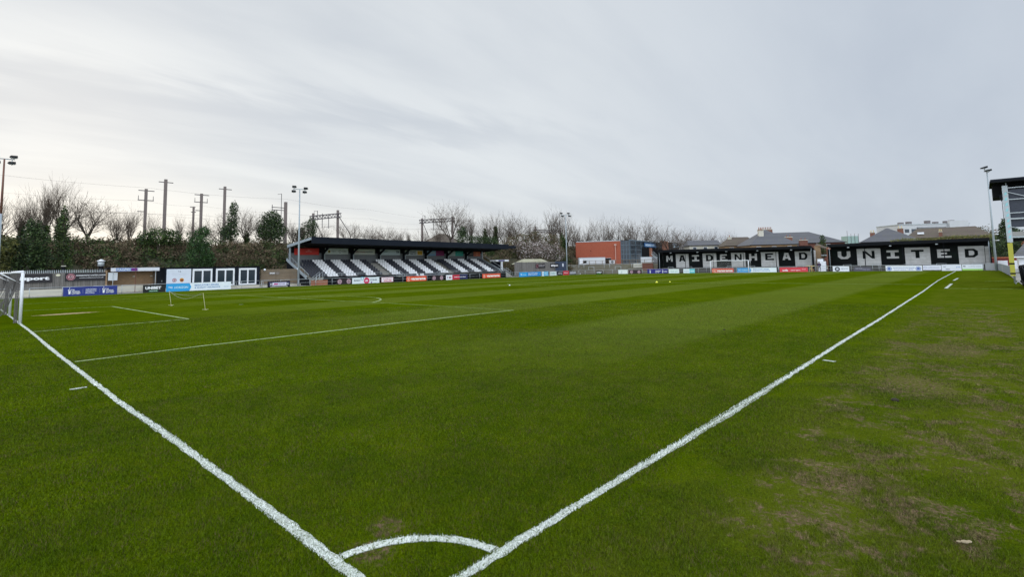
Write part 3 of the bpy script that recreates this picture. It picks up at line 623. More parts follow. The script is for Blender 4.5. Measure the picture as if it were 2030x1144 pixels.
# ------------------------------------------------------------------ west side: fence, shelter, club room, timber fence
FX = -75.0
r = west('board_fence', 'tall grey vertical board fence with palisade spikes at the far left', 'fence', -8, gz(-71, 0), X=FX)
MB().box(0, 18.2, 0, .06, .35, 2.55).build('panel', M_fence, r)
MB().box(0, 18.2, -.30, -.02, 0, .72).build('low_wall', M_lowwall, r)
MB().box(0, 18.2, .062, .12, .02, .34).build('gravel_board', M_conc, r)
sp = MB()
for i in range(int(18.2/.16)):
    x = .08+.16*i; sp.extr([(x-.035, 1.8), (x+.035, 1.8), (x+.035, 2.78), (x, 2.95), (x-.035, 2.78)], .22, .235)
sp.box(0, 18.2, .236, .27, 2.3, 2.35); sp.build('palisade', M_steel, r)
for i in range(8): MB().box(2.5*i-.05, 2.5*i+.05, -.05, -.005, .73, 2.6).build('post', M_fence, r)
def banner(label, s, z0, z1, wdt, bgc, el, X=FX, off=-.12):
    q = west('fence_banner', label, 'banner', s, 0, None, X=X); sign(q, wdt, z1-z0, bgc, el, 0, z0, off-.01, thick=.02); return q
banner('dark banner reading uhlsport on the grey fence behind the near goal', 1.2, 1.30, 2.30, 3.95, '201c1f', [(LT, 'f0eeee', 'uhlsport', .06, .94, .18, .72, .05)])
banner('dark banner reading MAIDENHEAD UNITED JUNIORS with a pink crest on the grey fence', 6.25, 1.40, 2.32, 3.9, '1c181c', [('disc', 'a06a72', .13, .5, .44), ('disc', '2a1418', .13, .5, .37), ('ring', 'c88a90', .13, .5, .30, .22), (LT, 'd8b0b4', 'MUFC', .075, .185, .38, .62, .03), (LT, 'dadada', 'MAIDENHEAD UNITED JUNIORS', .25, .97, .55, .75, .03), (LT, 'c8c8c8', 'www.mufcjuniors.co.uk', .32, .90, .28, .44, .02)])
o = MB().disc(0, 0, .20, 0, .05, 20, .13).build('bulkhead_light', mat('cream_plastic', (.65, .62, .45), .5)); o.location = (FX+.06, 5.65, 2.1); o.rotation_euler = (0, 0, R(90)); tag(o, 'oval cream light on the grey fence between the two dark banners', 'light')
# black drum and cowl showing above the fence
o = west('vent_cowl', 'white capped flue rising behind the spiked fence left of the shelter', 'flue', 9.65, 2.4, X=-76.2)
MB().tube((0, 0, -2.4), (0, 0, .65), .24, n=14).build('stack', M_dark, o, True)
MB().tube((0, 0, .66), (0, 0, 1.25), .33, n=16).build('drum', M_steel, o, True)
MB().tube((0, 0, 1.26), (0, 0, 1.33), .42, .42, 16).tube((0, 0, 1.331), (0, 0, 1.52), .42, .08, 16).build('cap', M_white, o, True)
o = west('gate_post', 'short black post with a pale cap behind the fence between the banners', 'post', 6.2, 2.2, X=-76.2)
MB().box(-.16, .16, -.16, .16, -2.2, .9).build('shaft', M_black, o); MB().box(-.2, .2, -.2, .2, .901, 1.0).build('cap', M_lowwall, o)
# shelter
r = west('snack_shelter', 'open fronted brick shelter with a white and purple fascia left of the club room', 'shelter', 10.3, gz(-71, 12), X=-74.5)
MB().box(-.35, 5.0, 1.7, 1.85, 0, 2.9).build('rear_wall', M_bbrick, r)
MB().box(-.35, -.2, .3, 1.7, 0, 2.75).build('side_wall', M_bbrick, r); MB().box(4.7, 4.85, .3, 1.7, 0, 2.75).build('side_wall', M_timber, r)
MB().box(-.4, 5.1, -.02, 2.0, 2.95, 3.06).build('roof', M_navy, r)
q = MB().box(.05, 5.0, -.06, -.022, 2.62, 3.05).build('fascia', paint('cfd0d6'), r)
MB().box(.55, 2.05, -.07, -.062, 2.65, 3.02).build('colour_field', paint('3f68a8'), q); MB().box(2.06, 2.7, -.07, -.062, 2.65, 3.02).build('colour_field', paint('6a2a80'), q)
m_ = MB(); put_text(m_, 'MAGPIES', .62, 2.0, 2.70, 2.96, -.075, .02); put_text(m_, 'snacks', 4.1, 4.8, 2.76, 2.92, -.075, .01); m_.build('lettering', paint('dfe6ee'), q)
MB().box(-.15, .75, .1, .14, 1.55, 2.5).build('notice_board', paint('c4c8ca'), r)
for x in (.3, 4.62): MB().tube((x, .05, 0), (x, .05, 2.62), .035).build('post', M_steel, r, True)
MB().box(2.42, 2.48, -.4, -.36, -.1, 3.3).build('mast', M_dbrick, r)
MB().box(.1, 4.6, .5, .55, .05, .85).build('counter_front', M_lowwall, r)
for x in (2.55, 4.4): MB().box(x, x+.28, 1.66, 1.69, 1.9, 2.05).build('lamp', M_lowwall, r)
# dark gates
r = west('black_gate', 'black boarded double gate between the shelter and the white sign board', 'gate', 15.05, gz(-71, 15), X=-74.6)
MB().box(0, .48, 0, .08, .05, 2.6).build('leaf', M_black, r); MB().box(.50, .98, 0, .08, .05, 2.6).build('leaf', M_black, r); MB().box(.56, .60, -.04, -.002, 1.2, 1.4).build('handle', M_steel, r)
# club room: black building with three white double doors
r = west('club_room', 'low black club room with three white framed glazed double doors', 'building', 15.9, gz(-71, 20), X=-74)
MB().box(0, 11.55, .05, 4.0, .1, 2.95).build('wall', M_navy, r); MB().box(-.1, 11.7, -.02, 4.1, 2.951, 3.03).build('roof', M_black, r); MB().box(0, 11.55, -.0, .049, 0, .35).build('plinth', M_lowwall, r)
wp = sign(r, 2.75, 2.15, 'ccd2da', [(LT, '4a5a6a', 'T. M.', .46, .58, .80, .88, .02), (LT, 'a8aeb8', 'academy players lounge', .2, .8, .70, .74, .005), (LT, 'b4b8c0', 'welcome', .2, .76, .62, .65, .005),
     ('disc', '6b2a34', .32, .33, .115), ('ring', 'e2c8cc', .32, .33, .09, .07), (LT, 'e2ccd0', 'MUFC', .27, .37, .29, .37, .02), ('disc', 'c08820', .62, .33, .115), ('poly', '6b1a22', [(.55, .36), (.69, .36), (.66, .26), (.58, .26)])], .08, .66, -.02, name='sign_panel')
for k, x in enumerate((3.0, 5.80, 8.72)):
    wd = 2.35
    f = MB()
    f.box(x, x+wd, -.06, .04, 2.52, 2.78); f.box(x, x+wd, -.06, .04, .42, .62)
    for a, b in ((x, x+.2), (x+wd-.2, x+wd), (x+wd/2-.09, x+wd/2+.09)): f.box(a, b, -.0601, .04, .621, 2.519)
    fo = f.build('door_frame', M_white, r)
    for a in (x+.2, x+wd/2+.09): 
        MB().box(a, a+wd/2-.29, -.01, .02, .62, 2.52).build('pane', M_glass, fo)
for x in (9.0-.9, 11.7): 
    q = MB()
    for i in range(3): q.tube((x-.25+.25*i, -.3, .1), (x-.25+.25*i, -.3, .75), .018, n=6)
    q.tube((x-.28, -.3, .75), (x+.28, -.3, .75), .018, n=6).tube((x-.28, -.3, .45), (x+.28, -.3, .45), .018, n=6); q.build('door_barrier', M_steel, r)
# timber fence panels
r = west('timber_fence', 'brown horizontal timber fence between the club room and the seated stand', 'fence', 28.0, gz(-71, 30), X=FX)
for i in range(3): MB().box(2.13*i+.02, 2.13*i+2.1, 0, .05, .12, 2.5).build('panel', M_timber, r)
for i in range(4): MB().box(2.13*i-.05, 2.13*i+.05, -.05, -.002, .05, 2.55).build('post', M_timber, r)
MB().box(0, 6.4, -.02, .07, 2.502, 2.56).build('capping', M_timber, r)
MB().box(-.3, 6.5, -.5, -.06, 0, .28).build('kerb', M_lowwall, r)
for i, (y, lb) in enumerate(((28.45, 'round white floodlamp at the left end of the timber fence top'), (33.4, 'round white floodlamp at the right end of the timber fence top'))):
    q = west('spot_lamp', lb, 'lamp', y, 2.25, X=FX+.15); MB().ball((0, 0, 0), .17, 8, 1, .7, 1).build('housing', M_white, q, True); MB().box(-.03, .03, .05, .16, -.05, .05).build('bracket', M_steel, q)
banner('small dark notice with white lettering on the timber fence', 29.1, 1.5, 1.9, 1.6, '6c6258', [(LT, 'e6e6e6', 'SPORT', .08, .55, .3, .8, .05), ('ring', 'b0a8a0', .78, .5, .34, .26)], off=-.06)

# ------------------------------------------------------------------ seated stand
S0 = 33.9; SL = 43.4      # start and length along the touchline
st = west('grandstand', 'long seated stand with dark cantilever roof and black and white seat stripes', 'stand', S0, gz(-71, 55), X=-71.5)
zt = lambda lx, z: z-.0115*lx     # roof line falls a little to the right
def slab(name, x0, x1, y0, z0a, z0b, y1, z1a, z1b, m):
    """sloping slab: at depth y0 from z0a to z0b, at depth y1 from z1a to z1b"""
    return MB().hexa([(x0, y0, zt(x0, z0a)), (x1, y0, zt(x1, z0a)), (x1, y1, zt(x1, z1a)), (x0, y1, zt(x0, z1a))],
                     [(x0, y0, zt(x0, z0b)), (x1, y0, zt(x1, z0b)), (x1, y1, zt(x1, z1b)), (x0, y1, zt(x0, z1b))]).build(name, m, st)
base = -gz(-71, 55)
slab('roof', 0, SL, .05, 7.16, 7.30, 8.2, 6.40, 6.52, M_navy)
slab('fascia', 0, SL, -.12, 6.42, 7.42, .045, 6.42, 7.42, M_navy)
slab('soffit', .1, SL-.1, .06, 6.47, 6.52, 8.0, 6.3, 6.35, M_soffit)
slab('bargeboard', -.12, -.002, .05, 6.95, 7.32, 8.2, 6.05, 6.5, M_lpole)
slab('bargeboard', SL+.002, SL+.1, .05, 6.6, 7.32, 8.2, 5.9, 6.26, M_navy)
slab('roof_tip', SL+.11, SL+2.6, .1, 6.62, 7.2, 3.0, 6.75, 7.1, M_navy)
# terrace rake
rk = MB(); nrow = 8
for i in range(nrow): rk.box(.3, SL-.4, 1.3+.72*i, 1.3+.72*(i+1)-.002, .2, .95+.33*i)
rk.build('terrace_steps', M_conc, st)
MB().box(.3, SL-.4, 7.1, 7.9, .2, 3.4).build('rear_gangway', M_conc, st)
MB().box(0, SL-.1, 7.95, 8.05, 0, 5.2).build('rear_wall', M_corr, st)
MB().box(0, SL-.1, 7.90, 7.949, 5.2, 6.25).build('rear_wall_upper', M_soffit, st)
fw_ = MB().box(2.1, 15.2, 0, .12, 0, 1.28).box(26.0, SL-.9, 0, .12, 0, 1.18).box(15.2, 26.0, 0, .12, 0, .85); fw_.box(2.1, 15.2, .13, 1.25, .7, .93).box(26.0, SL-.9, .13, 1.25, .7, .93).box(15.2, 26.0, .13, 1.25, .5, .72)
fw_.build('front_wall', M_black, st)
MB().box(-.1, 2.5, -.30, -.16, 0, .82).build('brick_plinth', M_obrick, st)
# left flank
fl_ = MB().extr([(0, 0), (0, 1)], 0, 1) if False else MB()
fl_.v = []; fl_.add([(-.2, 1.1, 0), (-.2, 8.0, 0), (-.2, 8.0, 3.9), (-.2, 1.1, 1.0), (0.25, 1.1, 0), (0.25, 8.0, 0), (0.25, 8.0, 3.9), (0.25, 1.1, 1.0)], [(0, 1, 2, 3), (7, 6, 5, 4), (3, 2, 6, 7), (0, 3, 7, 4), (1, 5, 6, 2), (0, 4, 5, 1)])
fl_.build('flank_wall', M_black, st)
MB().beam((-.25, 1.0, 1.25), (-.25, 8.0, 4.15), .10, .42).build('sloping_parapet', M_lpole, st)
MB().beam((SL-.3, 1.0, 1.15), (SL-.3, 8.0, 4.0), .10, .32).build('sloping_parapet', M_lpole, st)
# columns with knee braces, and banners between them
colx = [5.6, 11.0, 16.5, 22.0, 27.3, 32.8, 38.1]
for x in colx:
    MB().box(x-.16, x+.16, 7.3, 7.6, 3.75, zt(x, 6.1)).beam((x, 7.3, zt(x, 5.2)), (x, 5.2, zt(x, 6.3)), .2, .35).build('column', M_black, st)
    MB().box(x+.17, x+.36, 7.28, 7.36, 3.8, 5.35).build('light_strip', M_lpole, st)
for x in (0.15, SL-.25): MB().box(x-.1, x+.1, 7.6, 7.8, 0, zt(x, 6.1)).build('column', M_lpole, st)
def sb(x0, x1, c, el, z0=5.06, z1=6.08): return sign(st, x1-x0, z1-z0, c, el, x0, z0-.0115*x0, 7.82, name='rear_banner')
sb(.9, 5.1, 'c02a20', [(LT, 'd07a70', 'sponsor', .45, .72, .40, .56, .02), ('poly', 'd07a70', [(.5, .62), (.66, .62), (.58, .74)])], 4.9, 6.0)
sb(6.15, 10.5, 'c4cac4', [('disc', 'b8a030', .18, .48, .24), ('disc', '2a2c30', .18, .48, .15), (LT, '4f5452', 'Opt', .28, .45, .38, .62, .02), ('ring', '3a3e40', .64, .48, .24, .18), (LT, '4f5452', 'CLARKE', .73, .92, .38, .62, .02)])
sb(11.6, 15.9, 'c2c3ba', [(LT, '8a4a40', 'windowworld', .08, .52, .38, .60, .03), (LT, '4a4f50', 'interiors', .54, .90, .38, .60, .03)])
sb(17.0, 21.4, 'c0cdd0', [(LT, '4a7a88', 'MEDIA', .18, .36, .52, .70, .02), (LT, '55606a', 'FM', .80, .95, .3, .85, .02)])
sb(22.5, 26.9, 'c2caca', [('disc', '34343e', .14, .5, .40), (LT, '23262c', 'CRAFT', .28, .62, .52, .86, .03), (LT, '23262c', 'RAYS', .30, .62, .14, .46, .03), ('rect', 'd0a030', .68, .96, .1, .9), (LT, '6a5418', 'AUTO', .72, .92, .4, .6, .02)])
sb(27.8, 32.3, '6f94b4', [('rect', '80205a', .52, 1, 0, 1), ('rect', '8fa2ae', .04, .48, .35, .8), (LT, '8a4070', 'foundation', .58, .92, .4, .6, .01)])
sb(33.3, 37.6, 'a8b4b2', [('rect', '2f9a8c', .48, 1, 0, 1), (LT, 'a8b0ae', 'recruit', .08, .42, .3, .6, .02), (LT, '6aa89e', 'green', .58, .9, .4, .66, .02)])
sb(38.6, SL-.7, '2a2624', [('rect', 'a04a28', .5, 1, 0, 1), (LT, '8a8078', 'motors', .1, .42, .4, .62, .02), ('ring', 'd08050', .75, .5, .32, .2)])
# seats: aisles and colour blocks measured along the stand
white = [(3.3, 5.2), (6.9, 8.7), (10.5, 12.35), (15.6, 17.5), (19.3, 21.0), (22.9, 24.7), (26.5, 28.2), (31.5, 33.4), (35.2, 37.1), (38.9, 40.7)]
aisle = [(13.8, 15.4), (28.4, 29.7)]
def seat_shape(mb, x, y, z):
    mb.box(x-.19, x+.19, y-.02, y+.36, z+.36, z+.42)
    mb.hexa([(x-.2, y+.34, z+.42), (x+.2, y+.34, z+.42), (x+.2, y+.40, z+.42), (x-.2, y+.40, z+.42)], [(x-.17, y+.46, z+.80), (x+.17, y+.46, z+.80), (x+.17, y+.50, z+.80), (x-.17, y+.50, z+.80)])
    return mb
sm = seat_shape(MB(), 0, 0, 0); sw = sm.build('seat', M_seatw, st); sbk = sm.build('seat', M_seatb, st); used = {0: False, 1: False}
rest = MB(); allseats = []
x = 1.0
while x < SL-1.0:
    if not any(a < x < b for a, b in aisle):
        iw = any(a < x < b for a, b in white)
        for i in range(nrow):
            if (x < 1.8 and i > 5): continue
            allseats.append((x, 1.5+.72*i, .95+.33*i, iw))
    x += .46
allseats.sort(key=lambda s: math.hypot(s[0]+S0+2, s[1]+74.4))
for k, (x, y, z, iw) in enumerate(allseats):
    if k < 100:
        src = sw if iw else sbk
        if not used[iw]: o = src; used[iw] = True
        else: o = src.copy(); C.objects.link(o); o.parent = st
        o.location = (x, y, z)
    else:
        rest.cur = 0 if iw else 1; seat_shape(rest, x, y, z)
for i in range(24): 
    rest.cur = 0 if 10 < i < 15 else 1
    if i != 12: seat_shape(rest, 15.6+.43*i, .55, .5)
o = rest.build('seat_rows', [M_seatw, M_seatb], st); o['kind'] = 'stuff'
# front railings and stairs
def railing(x0, x1, y, z0, z1, step=1.35, name='front_railing'):
    m = MB().tube((x0, y, z1), (x1, y, z1), .028, n=6).tube((x0, y, (z0+z1)/2), (x1, y, (z0+z1)/2), .016, n=6)
    n = max(1, round((x1-x0)/step))
    for i in range(n+1): m.tube((x0+(x1-x0)*i/n, y, z0), (x0+(x1-x0)*i/n, y, z1), .022, n=6)
    m.build(name, M_steel, st, True)
railing(2.2, 15.0, .08, 1.28, 1.78); railing(26.2, SL-1.2, .08, 1.18, 1.68); railing(15.3, 25.8, .06, .85, 1.38, 1.0)
def stair(x0, dirn, z, n=6, wd=.9):
    m = MB()
    for i in range(n): m.box(min(x0+dirn*.26*i, x0+dirn*.26*(i+1))+.001, max(x0+dirn*.26*i, x0+dirn*.26*(i+1))-.001, .15, .15+wd, 0, z*(1-i/n))
    m.build('steps', M_conc, st); m = MB()
    for y in (.12, .18+wd):
        m.tube((x0, y, z+.9), (x0+dirn*.26*n, y, .95), .028, n=6)
        m.tube((x0, y, z+.45), (x0+dirn*.26*n, y, .5), .018, n=6)
        for i in range(4): t = i/3; m.tube((x0+dirn*.26*n*t, y, 0), (x0+dirn*.26*n*t, y, z*(1-t)+.9+.05*t), .022, n=6)
    m.build('handrail', M_steel, st, True)
stair(1.9, -1, 1.2); stair(15.9, 1, 1.1); stair(25.6, -1, 1.0); stair(SL-.6, 1, 1.15, 8)
m = MB().tube((.1, 1.1, 1.75), (.1, 7.8, 4.75), .03, n=6).tube((SL-.35, 1.1, 1.9), (SL-.35, 7.8, 4.9), .03, n=6).tube((SL+.8, 1.1, 1.2), (SL+.8, 7.8, 4.6), .03, n=6)
for i in range(6): m.tube((.1, 1.1+1.33*i, 1.2+.58*i), (.1, 1.1+1.33*i, 1.76+.6*i), .022, n=6)
m.build('flank_handrail', M_steel, st, True)
MB().box(SL-.3, SL+1.1, 1.4, 7.8, .2, .4).build('end_ramp', M_conc, st)

# ------------------------------------------------------------------ floodlights
def flood(label, loc, h, arms, rz=0, rust=False, box=False):
    g = thing('floodlight', label, 'floodlight', loc, rz, 'floodlight masts round the pitch')
    if rust: MB().tube((0, 0, -.3), (0, 0, h*.6), .15, .12, 14).build('mast_base', M_lpole, g, True); MB().tube((0, 0, h*.6), (0, 0, h), .119, .075, 14).build('mast', mat('rusty_brown_steel', (.17, .08, .055), .7), g, True)
    else: MB().tube((0, 0, -.3), (0, 0, h), .16, .075, 14).build('mast', M_lpole, g, True)
    xs = [a for a, _ in arms]
    MB().beam((min(xs)-.1, 0, h), (max(xs)+.1, 0, h), .09, .09).build('crossarm', M_lpole, g)
    for a, dz in arms:
        q = MB().hexa([(a-.34, -.42, h+dz-.05), (a+.34, -.42, h+dz-.05), (a+.30, .30, h+dz+.02), (a-.30, .30, h+dz+.02)], [(a-.28, -.36, h+dz+.09), (a+.28, -.36, h+dz+.09), (a+.26, .28, h+dz+.30), (a-.26, .28, h+dz+.30)]).build('lamp_head', M_black, g)
        MB().box(a-.27, a+.27, -.34, .20, h+dz-.09, h+dz-.055).build('lens', M_steel, q)
        MB().box(a-.03, a+.03, -.05, .05, min(h+dz-.2, h), max(h+dz-.05, h)+.0).build('bracket', M_lpole, q)
    if box: MB().box(-.25, .25, -.4, -.17, .9, 1.7).build('control_box', M_lpole, g)
    return g
flood('rusty topped floodlight mast cut by the left edge of the photo', (-76, .75, -.2), 15.3, ((-.75, .15), (-.6, -.5), (.75, .22), (.62, -.48)), R(80), True)
flood('tall floodlight mast at the left end of the seated stand', (-73.2, 32.75, -.25), 14.7, ((-.78, .28), (-.85, -.42), (.85, .10), (.70, -.48)), R(70))
flood('floodlight mast rising from the red board in the far left corner', (-73, 100.2, -.5), 14.9, ((-1.15, .35), (-.8, -.35), (.8, .35), (1.1, -.3)), R(60))
g = flood('floodlight mast behind the right end of the lettered terrace', (4.3, 103, 0), 15.2, ((-.45, .35), (.35, -.25)), R(-60))
MB().tube((.1, 0, 5.3), (.7, 0, 5.35), .03).box(.55, .95, -.12, .12, 5.3, 5.42).box(.6, 1.0, -.12, .12, 4.4, 4.5).tube((.1, 0, 4.45), (.7, 0, 4.45), .03).build('side_lamp', M_white, g)

# ------------------------------------------------------------------ between the stand and the far corner
r = west('turnstile_canopy', 'white flat canopy on a white post beside the right end stairs of the stand', 'canopy', 79.1, gz(-71, 80), X=-77)
MB().box(0, 4.3, 0, 1.8, 3.45, 3.85).build('roof', M_white, r); MB().box(1.9, 2.35, .1, .4, 0, 3.449).build('post', M_white, r); MB().box(.5, 3.9, 1.9, 2.0, 0, 3.4).build('rear_panel', M_navy, r)
MB().box(.9, 2.9, -.012, -.002, 3.5, 3.8).build('colour_field', paint('4a4678'), r)
r = west('board_fence', 'grey vertical board fence with two banners right of the seated stand', 'fence', 84.2, gz(-71, 90), X=-76)
for i in range(6): MB().box(2.5*i+.01, 2.5*i+2.47, 0, .06, .15, 3.25-.02*(i % 2)).build('panel', M_fence, r)
for i in range(7): MB().box(2.5*i-.06, 2.5*i+.06, -.06, -.002, 0, 3.3).build('post', M_fence, r)
banner('black banner with a pink crest on the fence below the shed roof', 91.6, 1.35, 2.35, 3.6, '1c181c', [('disc', 'a06a72', .15, .5, .42), ('disc', '2a1418', .15, .5, .30), (LT, 'b8b0b0', 'MAIDENHEAD UNITED', .30, .96, .52, .76, .03), (LT, 'a0a0a0', 'JUNIORS', .36, .90, .24, .42, .02)], X=-76)
banner('black banner reading uhlsport on the fence right of the crest banner', 97.2, 1.35, 2.35, 3.3, '201c1f', [(LT, 'e6e4e4', 'uhlsport', .07, .93, .2, .8, .06)], X=-76)
r = west('shed', 'shed with pale mossy pitched roof behind the grey fence right of the stand', 'shed', 89.8, gz(-71, 92), X=-78)
MB().box(0, 10.6, 0, 4, 0, 2.75).build('wall', M_timber, r)
M_felt = mat('mossy_pale_roof', (.36, .34, .24), .95, .2, 1.2, dirt=(.20, .22, .10), dirt_amt=.6)
MB().add([(-.3, -.3, 2.76), (10.9, -.3, 2.76), (9.0, 2, 4.05), (1.9, 2, 4.05), (-.3, 4.3, 2.76), (10.9, 4.3, 2.76)], [(0, 1, 2, 3), (5, 4, 3, 2), (4, 0, 3), (1, 5, 2), (0, 4, 5, 1)]).build('roof', M_felt, r)
r = west('blue_gates', 'dark blue metal gates at the far left corner beside the floodlight', 'gate', 99.2, gz(-71, 100), X=-76)
for i in range(3): MB().box(1.75*i+.02, 1.75*i+1.7, 0, .1, .05, 3.35).build('leaf', mat('dark_blue_metal', (.035, .05, .085), .5, .1), r)
MB().box(3.0, 3.6, -.03, -.005, 2.0, 2.8).build('notice', paint('c8ccd4'), r)
for x in (0, 5.3): MB().box(x-.1, x+.08, -.05, -.003, 0, 3.45).build('post', M_black, r)

# ------------------------------------------------------------------ railway embankment
def bank_z(x, y):
    k = mnoise.noise(Vector((x*.12, y*.12, 0)))*.6
    t = max(0, min(1, (-x-77.5)/11.5)); t = t*t*(3-2*t)
    e = max(0, min(1, (150-y)/15))
    b = -.5+t*(6.3+k)
    return b*e+(-.5)*(1-e) if y > 120 else b
M_bank = mat('bank_earth', (.050, .048, .026), .95, .4, .8, dirt=(.09, .075, .04), dirt_amt=.6)
grid_mesh('embankment', [-77.4-1.5*i for i in range(12)]+[-100, -112, -120, -128], [-30+3*i for i in range(62)], bank_z, M_bank)
M_leafd = None
def leaf_mat(key, cols, rough=.6, trans=True):
    m = bpy.data.materials.new(key); m.use_nodes = True; t = m.node_tree; b = t.nodes['Principled BSDF']
    g = t.nodes.new('ShaderNodeNewGeometry'); rr = g.outputs['Random Per Island']
    cr = t.nodes.new('ShaderNodeValToRGB'); t.links.new(rr, cr.inputs[0]); e = cr.color_ramp; e.interpolation = 'CONSTANT'
    while len(e.elements) < len(cols): e.elements.new(.5)
    for i, c in enumerate(cols): e.elements[i].position = i/len(cols); e.elements[i].color = c+(1,)
    n = noise(t, g.outputs['Position'], .6, 4, .6)
    sc = t.nodes.new('ShaderNodeVectorMath'); sc.operation = 'SCALE'; t.links.new(cr.outputs[0], sc.inputs[0]); t.links.new(mth(t, 'MULTIPLY_ADD', n, 1.2, .4), sc.inputs['Scale'])
    t.links.new(sc.outputs[0], b.inputs['Base Color']); b.inputs['Roughness'].default_value = rough; b.inputs['Specular IOR Level'].default_value = .3
    return m
M_ivy = leaf_mat('ivy_leaves', [(.020, .042, .010), (.032, .062, .012), (.050, .088, .016), (.016, .030, .010), (.075, .105, .022)])
M_ever = leaf_mat('evergreen_leaves', [(.016, .034, .012), (.028, .054, .014), (.042, .074, .016), (.012, .022, .010), (.055, .085, .025)])
M_bramble = leaf_mat('bramble_and_dead_stems', [(.11, .080, .045), (.15, .105, .060), (.065, .072, .025), (.070, .048, .030), (.19, .145, .09), (.045, .062, .020), (.09, .062, .038)], .85)
M_twig = mat('bare_twigs', (.085, .060, .042), .9, .3, 1.0); M_trunk = mat('tree_bark', (.075, .060, .045), .95, .35, 3)
M_blos = leaf_mat('blossom_and_twigs', [(.14, .105, .085), (.48, .40, .37), (.10, .075, .055), (.18, .13, .11), (.60, .54, .51), (.09, .065, .05), (.07, .075, .03)], .85)
def leaf_cloud(clumps, per, size, seed, shell=.55, elong=1.0, flat=.0):
    """leaf-sized quads spread through ellipsoid clumps (cx,cy,cz,rx,ry,rz) with uneven outline"""
    rg = np.random.default_rng(seed); VV = []
    for (cx_, cy_, cz_, rx, ry, rz) in clumps:
        n = int(per*(rx*ry*rz)**.55); d = rg.normal(size=(n, 3)); d /= np.linalg.norm(d, axis=1)[:, None]
        r = rg.uniform(shell**3, 1.12**3, n)**(1/3.); lump = 1+.22*np.sin(d[:, 0]*5+seed)*np.cos(d[:, 2]*6+cx_)+.12*np.sin(d[:, 1]*11+cz_)
        p = d*(r*lump)[:, None]*np.array([rx, ry, rz])+np.array([cx_, cy_, cz_])
        a = rg.normal(size=(n, 3)); a /= np.linalg.norm(a, axis=1)[:, None]
        b = np.cross(a, rg.normal(size=(n, 3))); b /= np.linalg.norm(b, axis=1)[:, None]
        s = size*rg.uniform(.5, 1.3, n)[:, None]
        VV.append(np.stack([p-a*s*elong, p+b*s*.5, p+a*s*elong, p-b*s*.5], 1))
    V = np.concatenate(VV).astype(np.float32); n = len(V)
    me = bpy.data.meshes.new('foliage'); me.vertices.add(4*n); me.vertices.foreach_set('co', V.ravel())
    me.loops.add(4*n); me.loops.foreach_set('vertex_index', np.arange(4*n, dtype=np.int32))
    me.polygons.add(n); me.polygons.foreach_set('loop_start', np.arange(0, 4*n, 4, dtype=np.int32)); me.polygons.foreach_set('loop_total', np.full(n, 4, dtype=np.int32))
    me.update(); return me
def link_mesh(name, me, m, parent=None):
    me.materials.clear(); me.materials.append(m); o = bpy.data.objects.new(name, me); C.objects.link(o); o.parent = parent; return o
# scrub over the bank
def scrub(name, label, n, m, seed, per, size, elong, zlift, ylim=(-14, 140), shell=.2):
    rg = random.Random(seed); cl = []
    for i in range(n):
        x = -78.2-rg.random()**1.45*14; y = rg.uniform(*ylim); s_ = rg.uniform(.5, 1.45)
        cl.append((x, y, bank_z(x, y)+zlift*s_, s_*1.1, s_*1.3, s_*.9))
    me = leaf_cloud(cl, per, size, seed, shell, elong); o = link_mesh(name, me, m)
    tag(o, label, 'scrub', kind='stuff')
scrub('bramble_scrub', 'tangle of brown brambles and dead stems covering the railway bank', 780, M_bramble, 3, 420, .105, 2.6, .30)
scrub('ivy_undergrowth', 'dark green ivy and evergreen undergrowth spread over the railway bank', 330, M_ivy, 4, 420, .12, 1.0, .35, (-14, 118))

# ------------------------------------------------------------------ trees
def bare_tree(seed, h=10, spread=.38, stems=1, up_=.5, fork=.5, maxseg=5200):
    """tapered trunk and limbs, then several generations of ever finer twigs; returns the two meshes"""
    rg = random.Random(seed); T = MB(); K = MB()
    queue = []
    for k in range(stems):
        a = 2*math.pi*k/stems+.5+rg.random(); le = .16*(stems > 1)
        queue.append((Vector((.2*math.cos(a)*(stems > 1), .2*math.sin(a)*(stems > 1), -.4)), Vector((le*math.cos(a), le*math.sin(a), 1)).normalized(), h*rg.uniform(.20, .26), .21/stems**.45, 0)); az = [0.0]
    nseg = 0
    while queue and nseg < maxseg:
        p, d, ln, r, lvl = queue.pop(0)
        n = 4 if lvl < 3 else 3; r_end = r*(.62 if lvl else .70)
        for i in range(n):
            gs = .03 if lvl == 0 else .075
            d = (d+Vector((rg.gauss(0, gs), rg.gauss(0, gs), rg.gauss(0, .04)+.05*up_*(lvl > 0)))).normalized(); q = p+d*ln/n
            ra, rb = r+(r_end-r)*i/n, r+(r_end-r)*(i+1)/n
            (T if lvl < 3 else K).tube(p, q, ra, rb, 7 if lvl < 2 else (4 if lvl == 2 else 3), caps=False); nseg += 1
            if (lvl > 0 or i > 1) and lvl < 7:
                az[0] += 2.4
                if rg.random() < .85: queue.append(child(rg, q, d, ln*(1.35 if lvl == 0 else 1-.35*i/n)*rg.uniform(.5, .75), rb*.55, lvl+1, spread*1.25, up_, az[0]))
            p = q
        if lvl < 7:
            k_ = 4 if lvl == 0 else 3 if lvl == 1 else 2; a0 = rg.uniform(0, 6)
            for j_ in range(k_): queue.append(child(rg, p, d, ln*rg.uniform(.66, .86)*(1.45 if lvl == 0 else 1), r_end*(.85 if k_ == 2 else .68), lvl+1, spread*(.8 if lvl else 1.0), up_, a0+2*math.pi*j_/k_))
    zs = max(v[2] for v in K.v); f = h/zs
    for B in (T, K): B.v = [(v[0]*f, v[1]*f, v[2]*f) for v in B.v]
    def me(B, nm, m):
        x = bpy.data.meshes.new(nm); x.from_pydata(B.v, [], B.f); x.materials.append(m); return x
    return me(T, 'trunk', M_trunk), me(K, 'crown', M_twig)
